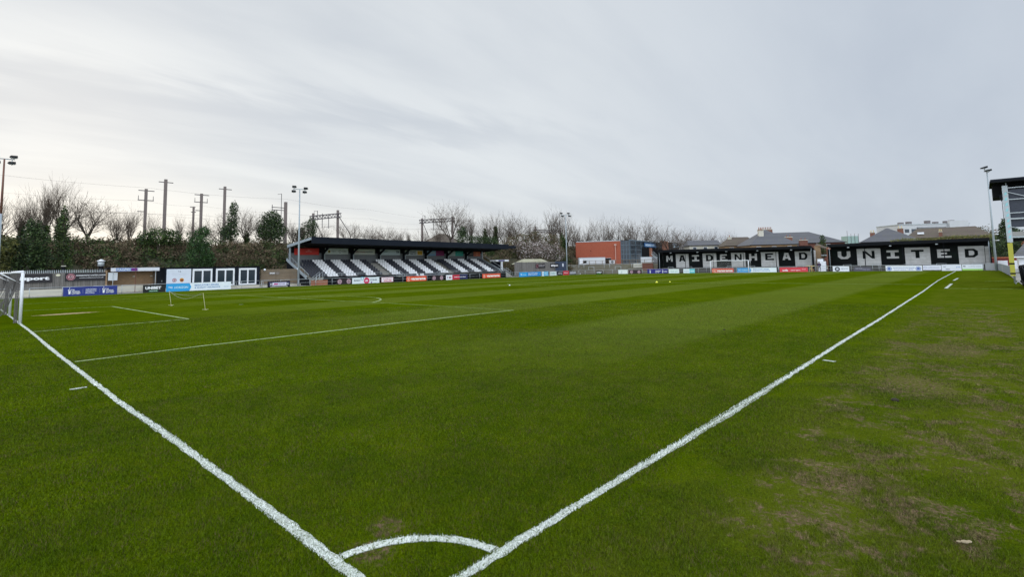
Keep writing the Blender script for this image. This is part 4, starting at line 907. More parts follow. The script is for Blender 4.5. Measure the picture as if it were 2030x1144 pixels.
def child(rg, p, d, ln, r, lvl, spread, up_, az):
    a = az+rg.uniform(-.4, .4); o = d.orthogonal().normalized(); b = d.cross(o); s_ = spread*rg.uniform(.6, 1.5)
    nd_ = d+(o*math.cos(a)+b*math.sin(a))*s_*1.3; nd_.z += up_*.22
    return (p, nd_.normalized(), ln, max(r, .0095), lvl)
KINDS = [bare_tree(11, spread=.40, up_=.7, maxseg=4200), bare_tree(12, spread=.50, maxseg=5200), bare_tree(13, spread=.44, stems=2, up_=.6, maxseg=4600), bare_tree(24, spread=.60, up_=.55, maxseg=7000), bare_tree(15, spread=.42, stems=3, up_=.6, maxseg=5200), bare_tree(16, spread=.66, up_=.4, maxseg=8000)]
print('tree faces', [len(k[1].polygons) for k in KINDS])
IVY = [leaf_cloud([(0.05*math.sin(i), .05*math.cos(i*2), .6+.55*i, .55-.035*i, .5-.03*i, .55) for i in range(9)], 900, .13, 50+k, .3) for k in range(2)]
ntree = [0]
def tree(name, label, x, y, z, h, wd=1.0, kind=0, ivy=0, group=None, rz=None):
    """h metres tall; ivy = share of the height clothed in ivy"""
    ntree[0] += 1
    t = thing(name, label, 'tree', (x, y, z), rz if rz is not None else ntree[0]*1.7, group); wd *= .82; t.scale = (h/10*wd, h/10*wd, h/10)
    T, K = KINDS[kind]
    for nm, me in (('trunk', T), ('crown', K)): o = bpy.data.objects.new(nm, me); C.objects.link(o); o.parent = t
    if ivy:
        me = IVY[ntree[0] % 2]; o = bpy.data.objects.new('ivy', me); me.materials.clear(); me.materials.append(M_ivy); C.objects.link(o); o.parent = t; o.scale = (1.5/wd, 1.5/wd, ivy*10/5.6)
    return t
GW = 'leafless trees on the railway bank'
BZ = lambda x, y: bank_z(x, y)-.2
WT = [ # y, top z, width, kind, ivy, label at x=-90
 (1.2, 13.2, 1.0, 2, 0, 'thin bare tree right behind the rusty floodlight mast at the left edge'),
 (3.3, 12.6, .9, 0, .55, 'leaning bare tree with ivy to half its height, first right of the left floodlight'),
 (4.7, 14.6, .75, 4, .35, 'slim bare tree between the first ivy clad tree and the tallest left tree'),
 (5.6, 16.6, .8, 0, .3, 'tallest bare tree of the far left group, with upright forked limbs'),
 (7.2, 16.0, .85, 2, .45, 'forked bare tree with dark ivy on its lower trunk at the far left'),
 (10.4, 14.0, 1.35, 3, 0, 'broad rounded bare tree left of the first concrete railway masts'),
 (13.4, 12.3, .9, 4, 0, 'small bare tree just right of the broad rounded one'),
 (14.9, 12.9, .95, 0, 0, 'bare tree standing left of the first double armed railway mast'),
 (17.9, 12.0, .8, 2, .25, 'small bare tree directly right of the first double armed mast'),
 (21.3, 12.1, .7, 0, .2, 'small bare tree between the tall plain mast and the paired masts'),
 (23.6, 11.2, 1.1, 3, 0, 'low twiggy tree at the foot of the paired railway masts'),
 (27.4, 12.2, 1.3, 5, 0, 'wide low bare tree left of the ivy covered column tree'),
 (31.3, 13.8, 1.15, 3, .4, 'bare tree with an ivy wrapped trunk left of the round evergreen'),
 (39.6, 12.0, 1.0, 4, 0, 'thin bare tree in the gap right of the round evergreen'),
 (45.0, 11.2, .9, 2, 0, 'bare tree under the left leg of the nearer lattice gantry'),
 (50.6, 12.2, 1.2, 3, .15, 'bare tree right of the nearer lattice gantry above the stand roof'),
 (55.2, 11.8, 1.25, 5, 0, 'bushy bare tree above the left half of the stand roof'),
 (58.8, 11.6, 1.2, 3, 0, 'rounded bare tree above the middle of the stand roof'),
 (62.0, 11.3, 1.1, 4, 0, 'low bare tree left of the narrow ivy column above the stand roof'),
 (65.2, 11.2, .8, 0, .5, 'narrow tree with a dark ivy column above the stand roof'),
 (69.6, 11.4, 1.2, 2, 0, 'bare tree crossed by the stay of the farther gantry'),
 (73.3, 12.6, 1.0, 3, .3, 'bare tree under the beam of the farther gantry'),
 (77.3, 19.0, 1.15, 3, 0, 'tallest wide bare tree rising behind the right leg of the farther gantry'),
 (84.2, 17.2, 1.0, 0, .25, 'second tall bare tree right of the farther gantry'),
 (88.6, 15.8, .85, 2, .6, 'bare tree with thick dark ivy, left of the pair above the stand roof end'),
 (92.6, 17.2, .85, 2, .6, 'bare tree with thick green ivy, right of the pair above the stand roof end'),
 (96.6, 15.0, 1.1, 5, 0, 'brownish bare tree above the right tip of the stand roof'),
 (100.6, 17.2, 1.25, 3, .1, 'spreading bare tree above the grey fence and shed'),
 (108.0, 16.0, 1.0, 4, 0, 'bare tree between the shed and the tall corner tree'),
 (117.0, 20.8, 1.1, 0, .25, 'tall bare tree with a domed top left of the corner floodlight'),
 (122.6, 19.6, .8, 2, .3, 'tall slender bare tree immediately behind the corner floodlight'),
]
for i, (y, zt_, wd, kd, iv, lb) in enumerate(WT):
    x = -90-(i % 3)*1.2; y2 = y*(1+.011*(i % 3)) ; z0 = BZ(x, y2) if y2 < 125 else 5.5
    tree('bare_tree', lb, x, y2, z0, zt_*(1+.008*(i % 3))-z0, wd, kd, iv, GW)
GN = 'leafless trees beyond the brick building and terraces'
NT = [(-93, 134.5, 17.8, 1.0, 4, .5, 'bare tree with a dark ivy trunk at the left end of the brick building'),
 (-88.8, 138.3, 18.6, .9, 2, .3, 'tall forked bare tree over the left half of the brick building'),
 (-86, 141, 17.6, .85, 0, .2, 'slim straight bare tree over the right half of the brick building'),
 (-82, 144, 18.0, 1.0, 3, .3, 'bare tree over the corner of the glass wing'),
 (-79, 147, 17.9, 1.1, 3, 0, 'wide bare tree with curved limbs over the glass wing sign'),
 (-75, 151, 15.9, 1.1, 5, 0, 'dense rounded bare tree above the left end of the lettered terrace'),
 (-71, 154.4, 15.0, 1.15, 3, 0, 'rounded bare tree above the first white letter panel'),
 (-67, 158, 14.1, 1.2, 5, 0, 'lower bare tree left of the white house'),
 (-62.7, 162, 13.2, 1.0, 3, 0, 'bare tree directly behind the white house'),
 (-59.2, 165.5, 12.6, 1.0, 4, 0, 'bare tree behind the right end of the white house'),
 (-55.5, 168.7, 12.6, .9, 0, 0, 'thin bare tree left of the roof with many chimney pots'),
 (-90, 128, 12.5, 1.1, 5, .4, 'low tangled bare tree beside the left brick corner'),
 (-97, 128, 16, 1.1, 3, .2, 'bare tree between the corner floodlight and the brick building'),
 (-103, 133, 15, 1.2, 5, 0, 'second bare tree between the corner floodlight and the brick building'),
 (-73, 170, 13.5, 1.3, 5, 0, 'distant bushy bare tree seen between two crowns over the terrace')]
for x, y, zt_, wd, kd, iv, lb in NT: tree('bare_tree', lb, x, y, 1.6, zt_-1.6, wd, kd, iv, GN)
def bush(name, label, cat, x, y, zb_, clumps, per, size, m, stem=True, seed=1, shell=.45, elong=1.0, group=None):
    t = thing(name, label, cat, (x, y, zb_), 0, group)
    link_mesh('crown', leaf_cloud(clumps, per, size, seed, shell, elong), m, t)
    if stem:
        top = max(c[2] for c in clumps); MB().tube((0, 0, -.5), (0.1, 0, top*.55), .18, .1, 8).tube((0.1, 0, top*.5), (.25, .1, top), .09, .03, 6).tube((.05, 0, top*.35), (-.3, .3, top*.8), .07, .03, 6).build('trunk', M_trunk, t)
    return t
bush('holly_tree', 'dark dense evergreen tree above the white goal at the far left', 'tree', -80, 3.4, 1.0, [(0, 0, 2.2, 1.4, 1.7, 2.3), (.2, .5, 5, 1.1, 1.3, 2.0), (0, -1.2, 3.6, 1, 1.1, 1.8), (.1, .9, 3.1, 1, 1, 1.7), (0, .2, 6.6, .7, .7, 1.1)], 900, .14, M_ever, seed=21)
bush('olive_bush', 'yellowish green bush beside the dark evergreen at the far left', 'bush', -79.5, .9, 1.0, [(0, 0, 2.4, 1.2, 1.3, 2.4), (.3, .7, 4.4, .8, .9, 1.3)], 700, .14, leaf_mat('olive_leaves', [(.075, .080, .016), (.05, .058, .015), (.10, .095, .02)]), seed=22)
bush('ivy_tree', 'ivy smothered trunk with dark foliage, right of the dark evergreen at left', 'tree', -81.5, 6.6, 2.0, [(0, 0, 1.6, .9, 1, 1.7), (0, .1, 4.0, .8, .9, 1.6), (.1, -.1, 6.2, .55, .6, 1.3), (0, 0, 7.8, .3, .35, .9)], 900, .13, M_ivy, seed=23)
bush('evergreen_bush', 'bright green rounded evergreen bush on the bank behind the club room', 'bush', -81, 21.6, 2.7, [(0, 0, 1.8, 1.6, 1.6, 2.0), (.1, -.2, 3.9, 1.2, 1.25, 1.6), (.1, .5, 5.3, .7, .7, .8), (.3, .9, 1.2, 1.1, 1.1, 1.2)], 1000, .13, leaf_mat('bright_evergreen', [(.022, .058, .014), (.034, .085, .018), (.018, .040, .012), (.05, .105, .025)]), seed=24)
bush('round_evergreen', 'large dark rounded evergreen tree left of the stand beside a pale railway mast', 'tree', -90, 35.3, 7.0, [(0, 0, 2.4, 2.0, 2.1, 2.3), (0, -1.1, 2.0, 1.3, 1.4, 1.8), (0, 1.2, 2.3, 1.3, 1.35, 2.0), (0, .1, 4.4, 1.3, 1.4, 1.3)], 900, .15, M_ever, seed=25)
bush('ivy_column_tree', 'tall irregular evergreen column just right of a plain railway mast', 'tree', -89, 28.4, 7.2, [(0, 0, 1.5, 1.2, 1.2, 1.7), (0, .2, 3.6, .85, .8, 1.5), (0, .35, 5.4, .6, .6, 1.1), (0, -.7, 1.2, .9, .9, 1)], 900, .13, M_ever, seed=26)
bush('evergreen_bush', 'dark evergreen clump between the floodlight mast and the nearer gantry', 'bush', -92, 43.0, 7.2, [(0, 0, 1.8, 1.3, 1.6, 2.0), (0, .8, 3.2, .9, 1.0, 1.4), (0, -1.4, 1.4, 1.1, 1.0, 1.4)], 850, .14, M_ever, seed=27)
bush('evergreen_bush', 'low dark green clump at the foot of the first double armed mast', 'bush', -86, 17.6, 5.8, [(0, 0, 1.5, 1.3, 1.6, 1.3), (0, 1.7, 1.5, 1.1, 1.3, 1.1), (0, -1.6, 1.3, 1.0, 1.1, 1)], 850, .14, M_ivy, seed=28)
bush('evergreen_bush', 'dark clump behind the stand roof, left of the two ivy clad trees', 'bush', -86, 77.2, 6.6, [(0, 0, 2.2, 1.3, 1.6, 1.6), (0, .3, 3.7, .8, .9, 1.1), (0, 4, 1.4, 1.2, 2, 1.3)], 800, .15, M_ever, seed=29)
bush('evergreen_bush', 'dark broad clump directly left of the ivy clad pair above the roof end', 'bush', -86, 84.5, 6.4, [(0, 0, 1.5, 1.3, 2.2, 1.6), (0, 2.5, 1.3, 1.2, 1.6, 1.5)], 800, .15, M_ever, seed=30)
bush('blossom_shrub', 'sprawling pale pink blossoming shrub behind the shed', 'bush', -84, 103, 2.0, [(0, 0, 3, 2.6, 4.2, 2.6), (1, -5, 3.2, 2.2, 3.6, 2.4), (0, 6, 3.0, 2.2, 4, 2.5), (-1, 1, 5.2, 2, 3.4, 1.6), (-1, -7, 4.6, 2, 3, 1.8)], 420, .14, M_blos, seed=31, shell=.1, elong=1.6)
bush('brown_thicket', 'reddish brown leafless thicket above the right stairs of the stand', 'bush', -86, 92, 3.5, [(0, 0, 2.5, 2, 3.5, 2.4), (-1, 6, 4.2, 2, 4, 2.6), (-1, 12, 5.0, 2, 4, 2.6), (-1, 19, 4.5, 2, 4.5, 2.6)], 380, .15, M_bramble, seed=32, shell=.1, elong=1.8)
bush('ivy_tree', 'dark ivy covered trunk at the left corner of the brick building', 'tree', -90, 121, 1.5, [(0, 0, 2.0, 1.3, 1.3, 2.2), (0, 0, 5, 1.0, 1.0, 2), (0, 0, 8, .7, .7, 1.6)], 700, .16, M_ivy, seed=33)
bush('brown_thicket', 'grey brown thicket between the blue gates and the brick building', 'bush', -88, 113, 1.0, [(0, 0, 2.5, 2, 4, 2.6), (0, -5, 3.5, 2, 3.5, 3)], 380, .15, M_bramble, seed=34, shell=.1, elong=1.8)

# ------------------------------------------------------------------ railway masts, gantries and wires
M_mastc = mat('railway_mast_concrete', (.19, .155, .14), .85, .15, 1.5)
M_gant = mat('gantry_steel', (.13, .115, .115), .7, .2, 2)
GM = 'railway masts on the embankment'
RX = -98.0
def mast(label, y, top, arms, r=.19, m=M_mastc, x=RX):
    g = thing('railway_mast', label, 'mast', (x, y, 6.0), 0, GM)
    MB().box(-r, r, -r, r, -.3, top-6).build('post', m, g)
    for z, a, b, ins in arms:
        q = MB().beam((0, a, z-6), (0, b, z-6), .1, .13).build('crossarm', M_gant, g)
        if ins:
            for t in (a+.08, b-.08): MB().tube((0, t, z-6-.0), (0, t, z-6+.75*ins), .06, .04, 6).build('insulator', M_gant, q)
    return g
mast('double armed railway mast, leftmost of the row', 18.3, 16.0, [(15.7, -1.05, 1.15, 0), (14.1, -1.1, 1.1, 1), (12.2, -1.1, .1, 0)])
mast('tallest plain railway mast, second from the left', 21.0, 17.9, [(17.4, -1.0, 1.1, 0)], .21)
mast('double armed railway mast of the close pair, third tall one from the left', 26.45, 15.95, [(15.7, -1.1, 1.2, 0), (14.4, -1.1, 1.0, 1), (12.9, -.9, .1, 0)])
mast('short thin railway mast close beside the left of a double armed mast', 26.9, 14.2, [(14.1, -.6, .3, 0), (13.2, -.4, .4, 0)], .15, x=-104)
mast('plain railway mast in front of the tall ivy column', 30.2, 17.6, [(17.1, -1.0, 1.15, 0)])
g = mast('pale railway mast with a small box frame on its left, beside the round evergreen', 41.3, 15.6, [], .24)
f = MB()
for z in (14.4, 13.9): f.beam((0, -2.7, z-6), (0, -.3, z-6), .12, .14)
f.beam((0, -2.6, 5.5), (0, -2.6, 8.9), .1, .1).beam((0, -.85, 4.5), (0, -.85, 11.2), .09, .09).beam((0, -1.6, 11.0), (0, -.8, 11.2), .07, .07).beam((0, -1.7, 4.9), (0, -1.7, 8), .07, .07)
f.build('frame', M_gant, g)
def gantry(label, y0, y1, z0, z1, ztop0, ztop1, x=RX, red=False):
    g = thing('railway_gantry', label, 'gantry', (x, y0, 6.0), 0, 'lattice gantries over the railway')
    W_ = y1-y0
    MB().box(-.19, .19, -.19, .19, -.3, ztop0-6).build('leg', M_mastc if not red else mat('rusty_red_steel', (.25, .10, .06), .8), g); MB().box(-.2, .2, W_-.2, W_+.2, -.3, ztop1-6).build('leg', M_mastc, g)
    t = MB(); n = 9
    for dz in (0, .75):
        for dx in (-.35, .35): t.beam((dx, -.6, z0-6+dz), (dx, W_+.6, z1-6+dz), .17, .2)
    for i in range(n*2):
        a = -.6+(W_+1.2)*i/(2*n); b = -.6+(W_+1.2)*(i+1)/(2*n); za = z0+(z1-z0)*(a/W_)-6; zb_ = z0+(z1-z0)*(b/W_)-6
        t.beam((.35, a, za+(.75 if i % 2 else 0)), (.35, b, zb_+(0 if i % 2 else .75)), .09, .09).beam((-.35, a, za+(0 if i % 2 else .75)), (-.35, b, zb_+(.75 if i % 2 else 0)), .09, .09)
    t.build('lattice_beam', M_gant, g)
    s = MB()
    s.beam((0, W_+.3, z1-6), (0, W_+3.0, z1-9.8), .12, .12).beam((0, .3, z0-6), (0, 2.2, z0-9.6), .1, .1)
    for k in (.36, .62): s.beam((0, W_*k, z0-6-1.6), (0, W_*k, z0-6+1.5), .1, .1)
    s.beam((0, W_*.3, z0-6-1.5), (0, W_*.85, z0-6-1.1), .07, .07).beam((0, .9, z0-6), (0, .9, z0-6+2.0), .1, .1).beam((0, .9, z0-4.1), (0, .2, z0-4.1), .06, .06).beam((0, .2, z0-4.1), (0, .2, z0-5.2), .05, .05)
    s.build('droppers', M_gant, g); return g
gantry('nearer lattice gantry with one tall leg, above the left end of the stand roof', 47.0, 52.45, 12.3, 13.3, 13.7, 14.7)
gantry('farther lattice gantry above the right half of the stand roof', 74.8, 84.6, 12.95, 14.0, 14.1, 15.2)
gantry('faint distant lattice gantry among the trees left of the corner floodlight', 130, 144, 13.2, 13.4, 15.2, 15.4, x=-108)
def wire(label, pts, r=.012, x=RX):
    mb = MB(); P = []
    for a, b in zip(pts, pts[1:]):
        for i in range(8): t = i/8; P.append((0, a[0]+(b[0]-a[0])*t, a[1]+(b[1]-a[1])*t-.35*math.sin(math.pi*t)))
    P.append((0,)+pts[-1]); mb.path(P, r, 4); o = mb.build('overhead_wire', M_gant); o.location = (x, 0, 0); tag(o, label, 'wire', 'overhead wires along the railway')
wire('highest overhead wire running from the far left past the mast tops', [(-6, 16.8), (18.4, 16.2), (41.3, 16.2), (60, 15.3), (84.6, 14.1), (130, 13.6)], .013)
wire('overhead wire at the level of the lower crossarms of the left masts', [(-6, 14.2), (18.3, 14.0), (26.4, 13.8), (41.3, 13.4), (60, 13.3), (75, 12.6)], .011)
wire('contact wire running low between the railway gantries', [(-6, 11.9), (18.3, 11.9), (47, 11.3), (78, 11.5), (136, 11.2)], .015)
wire('second low contact wire farther back over the railway', [(-6, 12.6), (28, 12.6), (52, 12.0), (84, 12.2), (140, 12.0)], .015, x=-103)
# roof glimpsed behind the stand
r = thing('house', 'brown hipped house roof glimpsed above the right half of the stand roof', 'house', (-112, 96, 4), R(90))
MB().box(-5, 5, 0, 8, 0, 4.9).build('wall', M_dbrick, r)
M_tile = striped('brown_roof_tiles', (.13, .10, .075), (.08, .06, .048), 2, 4, .7, .85, .5, .15, dirt=(.10, .10, .05))
MB().add([(-5.5, -.5, 4.9), (5.5, -.5, 4.9), (1.2, 4, 8.0), (-1.2, 4, 8.0), (-5.5, 8.5, 4.9), (5.5, 8.5, 4.9)], [(0, 1, 2, 3), (5, 4, 3, 2), (4, 0, 3), (1, 5, 2)]).build('roof', M_tile, r)

# ------------------------------------------------------------------ behind the far goal: raised yard, terraces, buildings
o = MB().box(-90, -53.4, 110.9, 135, -1, 1.92); struct('upper_yard', o, M_conc)
g_ = MB().box(-53.39, 60, 112.3, 135, -1, .2); struct('back_yard', g_, M_conc)
t_ = north('open_terrace', 'weathered open concrete terrace steps below the brick building', 'terrace', -77.5, -.55, Y=106)
M_cterr = mat('mossy_terrace_concrete', (.17, .155, .115), .9, .25, 1.0, dirt=(.11, .105, .06), dirt_amt=.75, bump=.3)
s = MB()
for i in range(8): s.box(0, 24.4, .6*i, 4.85, .3*i+.001*i, .3*(i+1)+.0)
s.build('steps', M_cterr, t_)
f = MB()
for i in range(13): f.box(.1+2*i, .2+2*i, 4.5, 4.6, 2.4, 3.5)
f.box(0, 24.3, 4.52, 4.58, 3.35, 3.45).box(0, 24.3, 4.52, 4.58, 2.8, 2.88); f.build('back_rail', M_timber, t_)
for k in range(6):
    q = MB(); x = 2+3.9*k; zz_ = .9 if k % 2 else 1.5; yy = 1.6 if k % 2 else 2.8
    for a in (0, 1.6): q.tube((x+a, yy, zz_-.3), (x+a, yy, zz_+1.0), .04, n=6)
    q.tube((x, yy, zz_+1.0), (x+1.6, yy, zz_+1.0), .04, n=6); q.build('crush_barrier', M_steel, t_, True)
o = north('picket_fence', 'white picket gate at the top right of the open concrete terrace', 'fence', -59.2, 1.0, Y=108.4)
for i in range(2):
    q = MB()
    for k in range(11): q.box(i*2.7+.22*k, i*2.7+.22*k+.11, 0, .03, -.3, 1.05)
    q.box(i*2.7, i*2.7+2.3, .031, .06, .1, .2).box(i*2.7, i*2.7+2.3, .031, .06, .75, .85); q.build('panel', mat('cream_paint', (.60, .58, .50), .7), o)
o = MB().ball((0, 0, .11), .11, 8); o = o.build('football', M_white, None, True); o.location = (-71.9, 104.2, gz(-71, 104)); tag(o, 'small white ball in the far left corner below the terrace', 'ball')

# brick and glass leisure building
A = Vector((-70.2, 126.0)); B = Vector((-84.3, 120.4)); D_ = Vector((-79.4, 178))
bld = thing('leisure_building', 'flat roofed red brick building with a dark glazed wing', 'building', (A.x, A.y, 1.9), 0)
def wallq(p, q, z0, z1, name, m, th=.3, par=bld, org=(A.x, A.y, 1.9), out=0.0):
    p = Vector(p); q = Vector(q); d = (q-p).normalized(); n = Vector((d.y, -d.x)); O = Vector(org[:2])
    a = p+n*out-O; b = q+n*out-O; c = b-n*th; e = a-n*th
    return MB().hexa([(a.x, a.y, z0), (b.x, b.y, z0), (c.x, c.y, z0), (e.x, e.y, z0)], [(a.x, a.y, z1), (b.x, b.y, z1), (c.x, c.y, z1), (e.x, e.y, z1)]).build(name, m, par)
wallq(B, A.lerp(B, .16), 0, 6.55, 'brick_wall', M_rbrick)
wallq(B, A.lerp(B, .16), 6.551, 6.75, 'coping', M_steel, .4, out=.05)
wallq(B+Vector((-.01, 0)), B+Vector((-6, 30)), 0, 6.5, 'side_wall', M_rbrick)
gl_ = wallq(A.lerp(B, .158), A, 0, 6.6, 'glass_wall', M_glass); 
gr = wallq(A, A.lerp(D_, .60), 0, 6.6, 'glass_wall', M_glass)
M_mull = mat('mullion_grey', (.11, .15, .18), .6)
for k in range(5): wallq(A.lerp(B, .158), A, .1+1.3*k, .18+1.3*k, 'transom', M_mull, .1, out=.05)
for k in range(6): wallq(A+Vector((.0, .06)), A.lerp(D_, .60), .1+1.3*k if k < 5 else 6.6, .22+1.3*k if k < 5 else 6.85, 'transom', M_mull, .1, out=.05)
for t in (.0, .055, .11, .155): p = A.lerp(B, t); wallq(p, p+(B-A).normalized()*-.09, .0, 6.6, 'mullion', M_mull, .14, out=.12)
for k in range(7): p = A.lerp(D_, .09*k+.01); wallq(p, p+(D_-A).normalized()*.10, 0, 6.6, 'mullion', M_mull, .14, out=.12)
MB().add([(0, 0, 6.7), (D_.x-A.x, D_.y-A.y, 6.7), (B.x-A.x-12, 50, 6.7), (B.x-A.x-6, 30, 6.7), (B.x-A.x, B.y-A.y, 6.7)], [(0, 1, 2, 3, 4)]).build('roof', M_navy, bld)
wallq(A.lerp(D_, .20), A.lerp(D_, .60), 1.3, 4.7, 'dark_recess', M_dark, .1, out=.16)
wallq(A.lerp(D_, .33), A.lerp(D_, .36), .1, 4.7, 'brick_pier', M_obrick, .6, out=.6)
wallq(A.lerp(D_, .605), A.lerp(D_, .74), 0, 7.4, 'brick_block', M_obrick, .6, out=.1)
wallq(A.lerp(D_, .745), A.lerp(D_, 1.0), 0, 7.2, 'dark_block', M_navy, .6, out=.1)
def wall_sign(p, q, z0, z1, txt, bgc, tc_, out=.3):
    b = wallq(p, q, z0, z1, 'sign_panel', paint(bgc), .1, out=out); p = Vector(p); q = Vector(q); d = (q-p).normalized(); n = Vector((d.y, -d.x))
    vs, fs, a0, a1, c0, c1 = text_mesh(txt, .03); o = p+n*(out+.01)-A; L_ = (q-p).length
    MB().add([(o.x+d.x*((v[0]-a0)/(a1-a0)*.84+.08)*L_, o.y+d.y*((v[0]-a0)/(a1-a0)*.84+.08)*L_, z0+(.22+.56*(v[1]-c0)/(c1-c0))*(z1-z0)) for v in vs], fs).build('lettering', paint(tc_), b)
wall_sign(A.lerp(D_, .24), A.lerp(D_, .46), 5.0, 6.2, 'MAIDENHEAD UNITED', '2a5a8a', 'cfe0f0')
wall_sign(A.lerp(D_, .84), A.lerp(D_, .99), 5.4, 7.0, 'gym', 'c9dbe8', '7fa6c4')
q = A.lerp(B, .26); 
o = MB().tube((q.x-A.x+.3, q.y-A.y-.4, 0), (q.x-A.x+.3, q.y-A.y-.4, 5.4), .07, n=8).box(q.x-A.x+.05, q.x-A.x+.55, q.y-A.y-.6, q.y-A.y-.2, 5.3, 5.65).build('downpipe', mat('pale_pink_pipe', (.55, .38, .32), .6), bld)
MB().disc(0, 0, .12, 0, .05).build('vent', M_dark, bld).location = ((A.lerp(B, .72)).x-A.x+.15, (A.lerp(B, .72)).y-A.y-.42, 3.9)
# white cabins and plant
def cabin(label, p, q, z0, z1, depth=2.4, wins=(), m=None):
    p = Vector(p); q = Vector(q); r = thing('site_cabin', label, 'cabin', (p.x, p.y, z0), math.atan2(q.y-p.y, q.x-p.x)); Lc = (q-p).length
    MB().box(0, Lc, 0, depth, .1, z1-z0).build('body', m or mat('off_white_cabin', (.50, .51, .52), .6, .08, 2, dirt=(.3, .3, .28), dirt_amt=.4), r)
    MB().box(-.05, Lc+.05, -.05, depth+.05, z1-z0+.001, z1-z0+.09).build('roof', M_lpole, r); MB().box(0, Lc, .1, depth, 0, .099).build('skid', M_dark, r)
    for a, b, c, d, mm in wins: MB().box(a*Lc, b*Lc, -.04, -.003, c*(z1-z0), d*(z1-z0)).build('window' if mm is M_glass or mm is M_dark else 'door', mm, r)
    return r
cabin('long white cabin in front of the red brick wall', (-77.6, 112.0), (-72.4, 116.8), 1.92, 3.75, wins=((.02, .14, .15, .75, M_white), (.16, .28, .2, .6, M_dark)))
cabin('dark open bin store at the right end of the long white cabin', (-72.1, 117.0), (-71.2, 117.8), 1.92, 3.5, m=M_dark)
r = cabin('small white air handling unit with a round dark fan beside the cabin', (-70.6, 116.0), (-69.5, 116.9), 1.95, 2.95, 1.0)
MB().ring(.75, .52, .32, .2, -.06, -.002).disc(.75, .52, .1, -.06, -.002).build('fan', M_dark, r)
cabin('pale grey cabin left of the first terrace letter, under wall lamps', (-59.4, 112.5), (-57.0, 113.6), 1.92, 3.5)
cabin('grey panelled cabin adjoining the pale one left of the lettered terrace', (-56.95, 113.6), (-54.6, 115.3), 1.92, 3.45, m=M_corr)
o = north('brick_wall', 'rough dark brick wall end left of the first terrace letter', 'wall', -56.4, -.45, Y=107.5)
MB().box(0, 2.7, 0, .4, 0, 2.5).build('wall', M_dbrick, o); MB().box(-.05, 2.75, -.05, .45, 2.501, 2.62).build('coping', M_conc, o)
o = north('side_steps', 'grey metal fire stairs with a white landing beside the lettered terrace', 'stairs', -56.0, 1.92, Y=111.5)
q = MB()
for i in range(7): q.box(.3*i, .3*i+.3, 0, 1, 2.1-.3*i, 2.16-.3*i)
q.build('treads', M_steel, o); MB().beam((0, 0, 2.9), (2.2, 0, .8), .05, .05).beam((0, 0, 2.4), (2.2, 0, .3), .05, .12).beam((0, 1, 2.9), (2.2, 1, .8), .05, .05).build('handrail', M_steel, o); MB().box(-1, -.02, -.2, 1.2, .5, .62).build('landing', M_white, o)

# ------------------------------------------------------------------ lettered terraces
M_pw = striped('white_painted_sheeting', (.82, .81, .77), (.5, .49, .47), 2, 1.45, .96, .7, .4, .05, dirt=(.33, .32, .28))
M_pb = mat('black_painted_sheeting', (.006, .007, .007), .85, .3, 1, dirt=(.008, .018, .012), dirt_amt=.6, spec=.15)
GLY = {'I': [[(0, 0), (1, 0), (1, .24), (0, .24)], [(0, .76), (1, .76), (1, 1), (0, 1)], [(.34, .23), (.66, .23), (.66, .77), (.34, .77)]],
 'E': [[(0, 0), (.26, 0), (.26, 1), (0, 1)], [(.25, 0), (1, 0), (1, .22), (.25, .22)], [(.25, .39), (.7, .39), (.7, .61), (.25, .61)], [(.25, .78), (.92, .78), (.92, 1), (.25, 1)]],
 'H': [[(0, 0), (.28, 0), (.28, 1), (0, 1)], [(.72, 0), (1, 0), (1, 1), (.72, 1)], [(.27, .38), (.73, .38), (.73, .62), (.27, .62)]],
 'T': [[(0, .76), (1, .76), (1, 1), (0, 1)], [(.34, 0), (.66, 0), (.66, .77), (.34, .77)]],
 'N': [[(0, 0), (.24, 0), (.24, 1), (0, 1)], [(.76, 0), (1, 0), (1, 1), (.76, 1)], [(.0, 1), (.78, 0), (1.0, 0), (.26, 1)]],
 'M': [[(0, 0), (.26, 0), (.22, 1), (0, 1)], [(.74, 0), (1, 0), (1, 1), (.78, 1)], [(.0, 1), (.42, .28), (.58, .28), (.27, 1)], [(.73, 1), (.42, .28), (.58, .28), (1, 1)]],
 'A': [[(0, 0), (.28, 0), (.56, 1), (.28, 1)], [(.72, 0), (1, 0), (.72, 1), (.44, 1)], [(.2, .2), (.8, .2), (.74, .42), (.26, .42)]],
 'U': [[(0, .3), (.28, .3), (.28, 1), (0, 1)], [(.72, .3), (1, .3), (1, 1), (.72, 1)], [(0, .31), (.25, 0), (.45, .24), (.28, .42)], [(1, .31), (.72, .42), (.55, .24), (.75, 0)], [(.24, 0), (.76, 0), (.76, .25), (.24, .25)]],
 'D': [[(0, 0), (.3, 0), (.3, 1), (0, 1)], [(.29, 0), (.72, 0), (.72, .22), (.29, .22)], [(.29, .78), (.72, .78), (.72, 1), (.29, 1)], [(.72, 0), (1, .28), (.74, .38), (.6, .22)], [(.72, 1), (.6, .78), (.74, .62), (1, .72)], [(.72, .28), (1, .28), (1, .72), (.72, .72)]]}
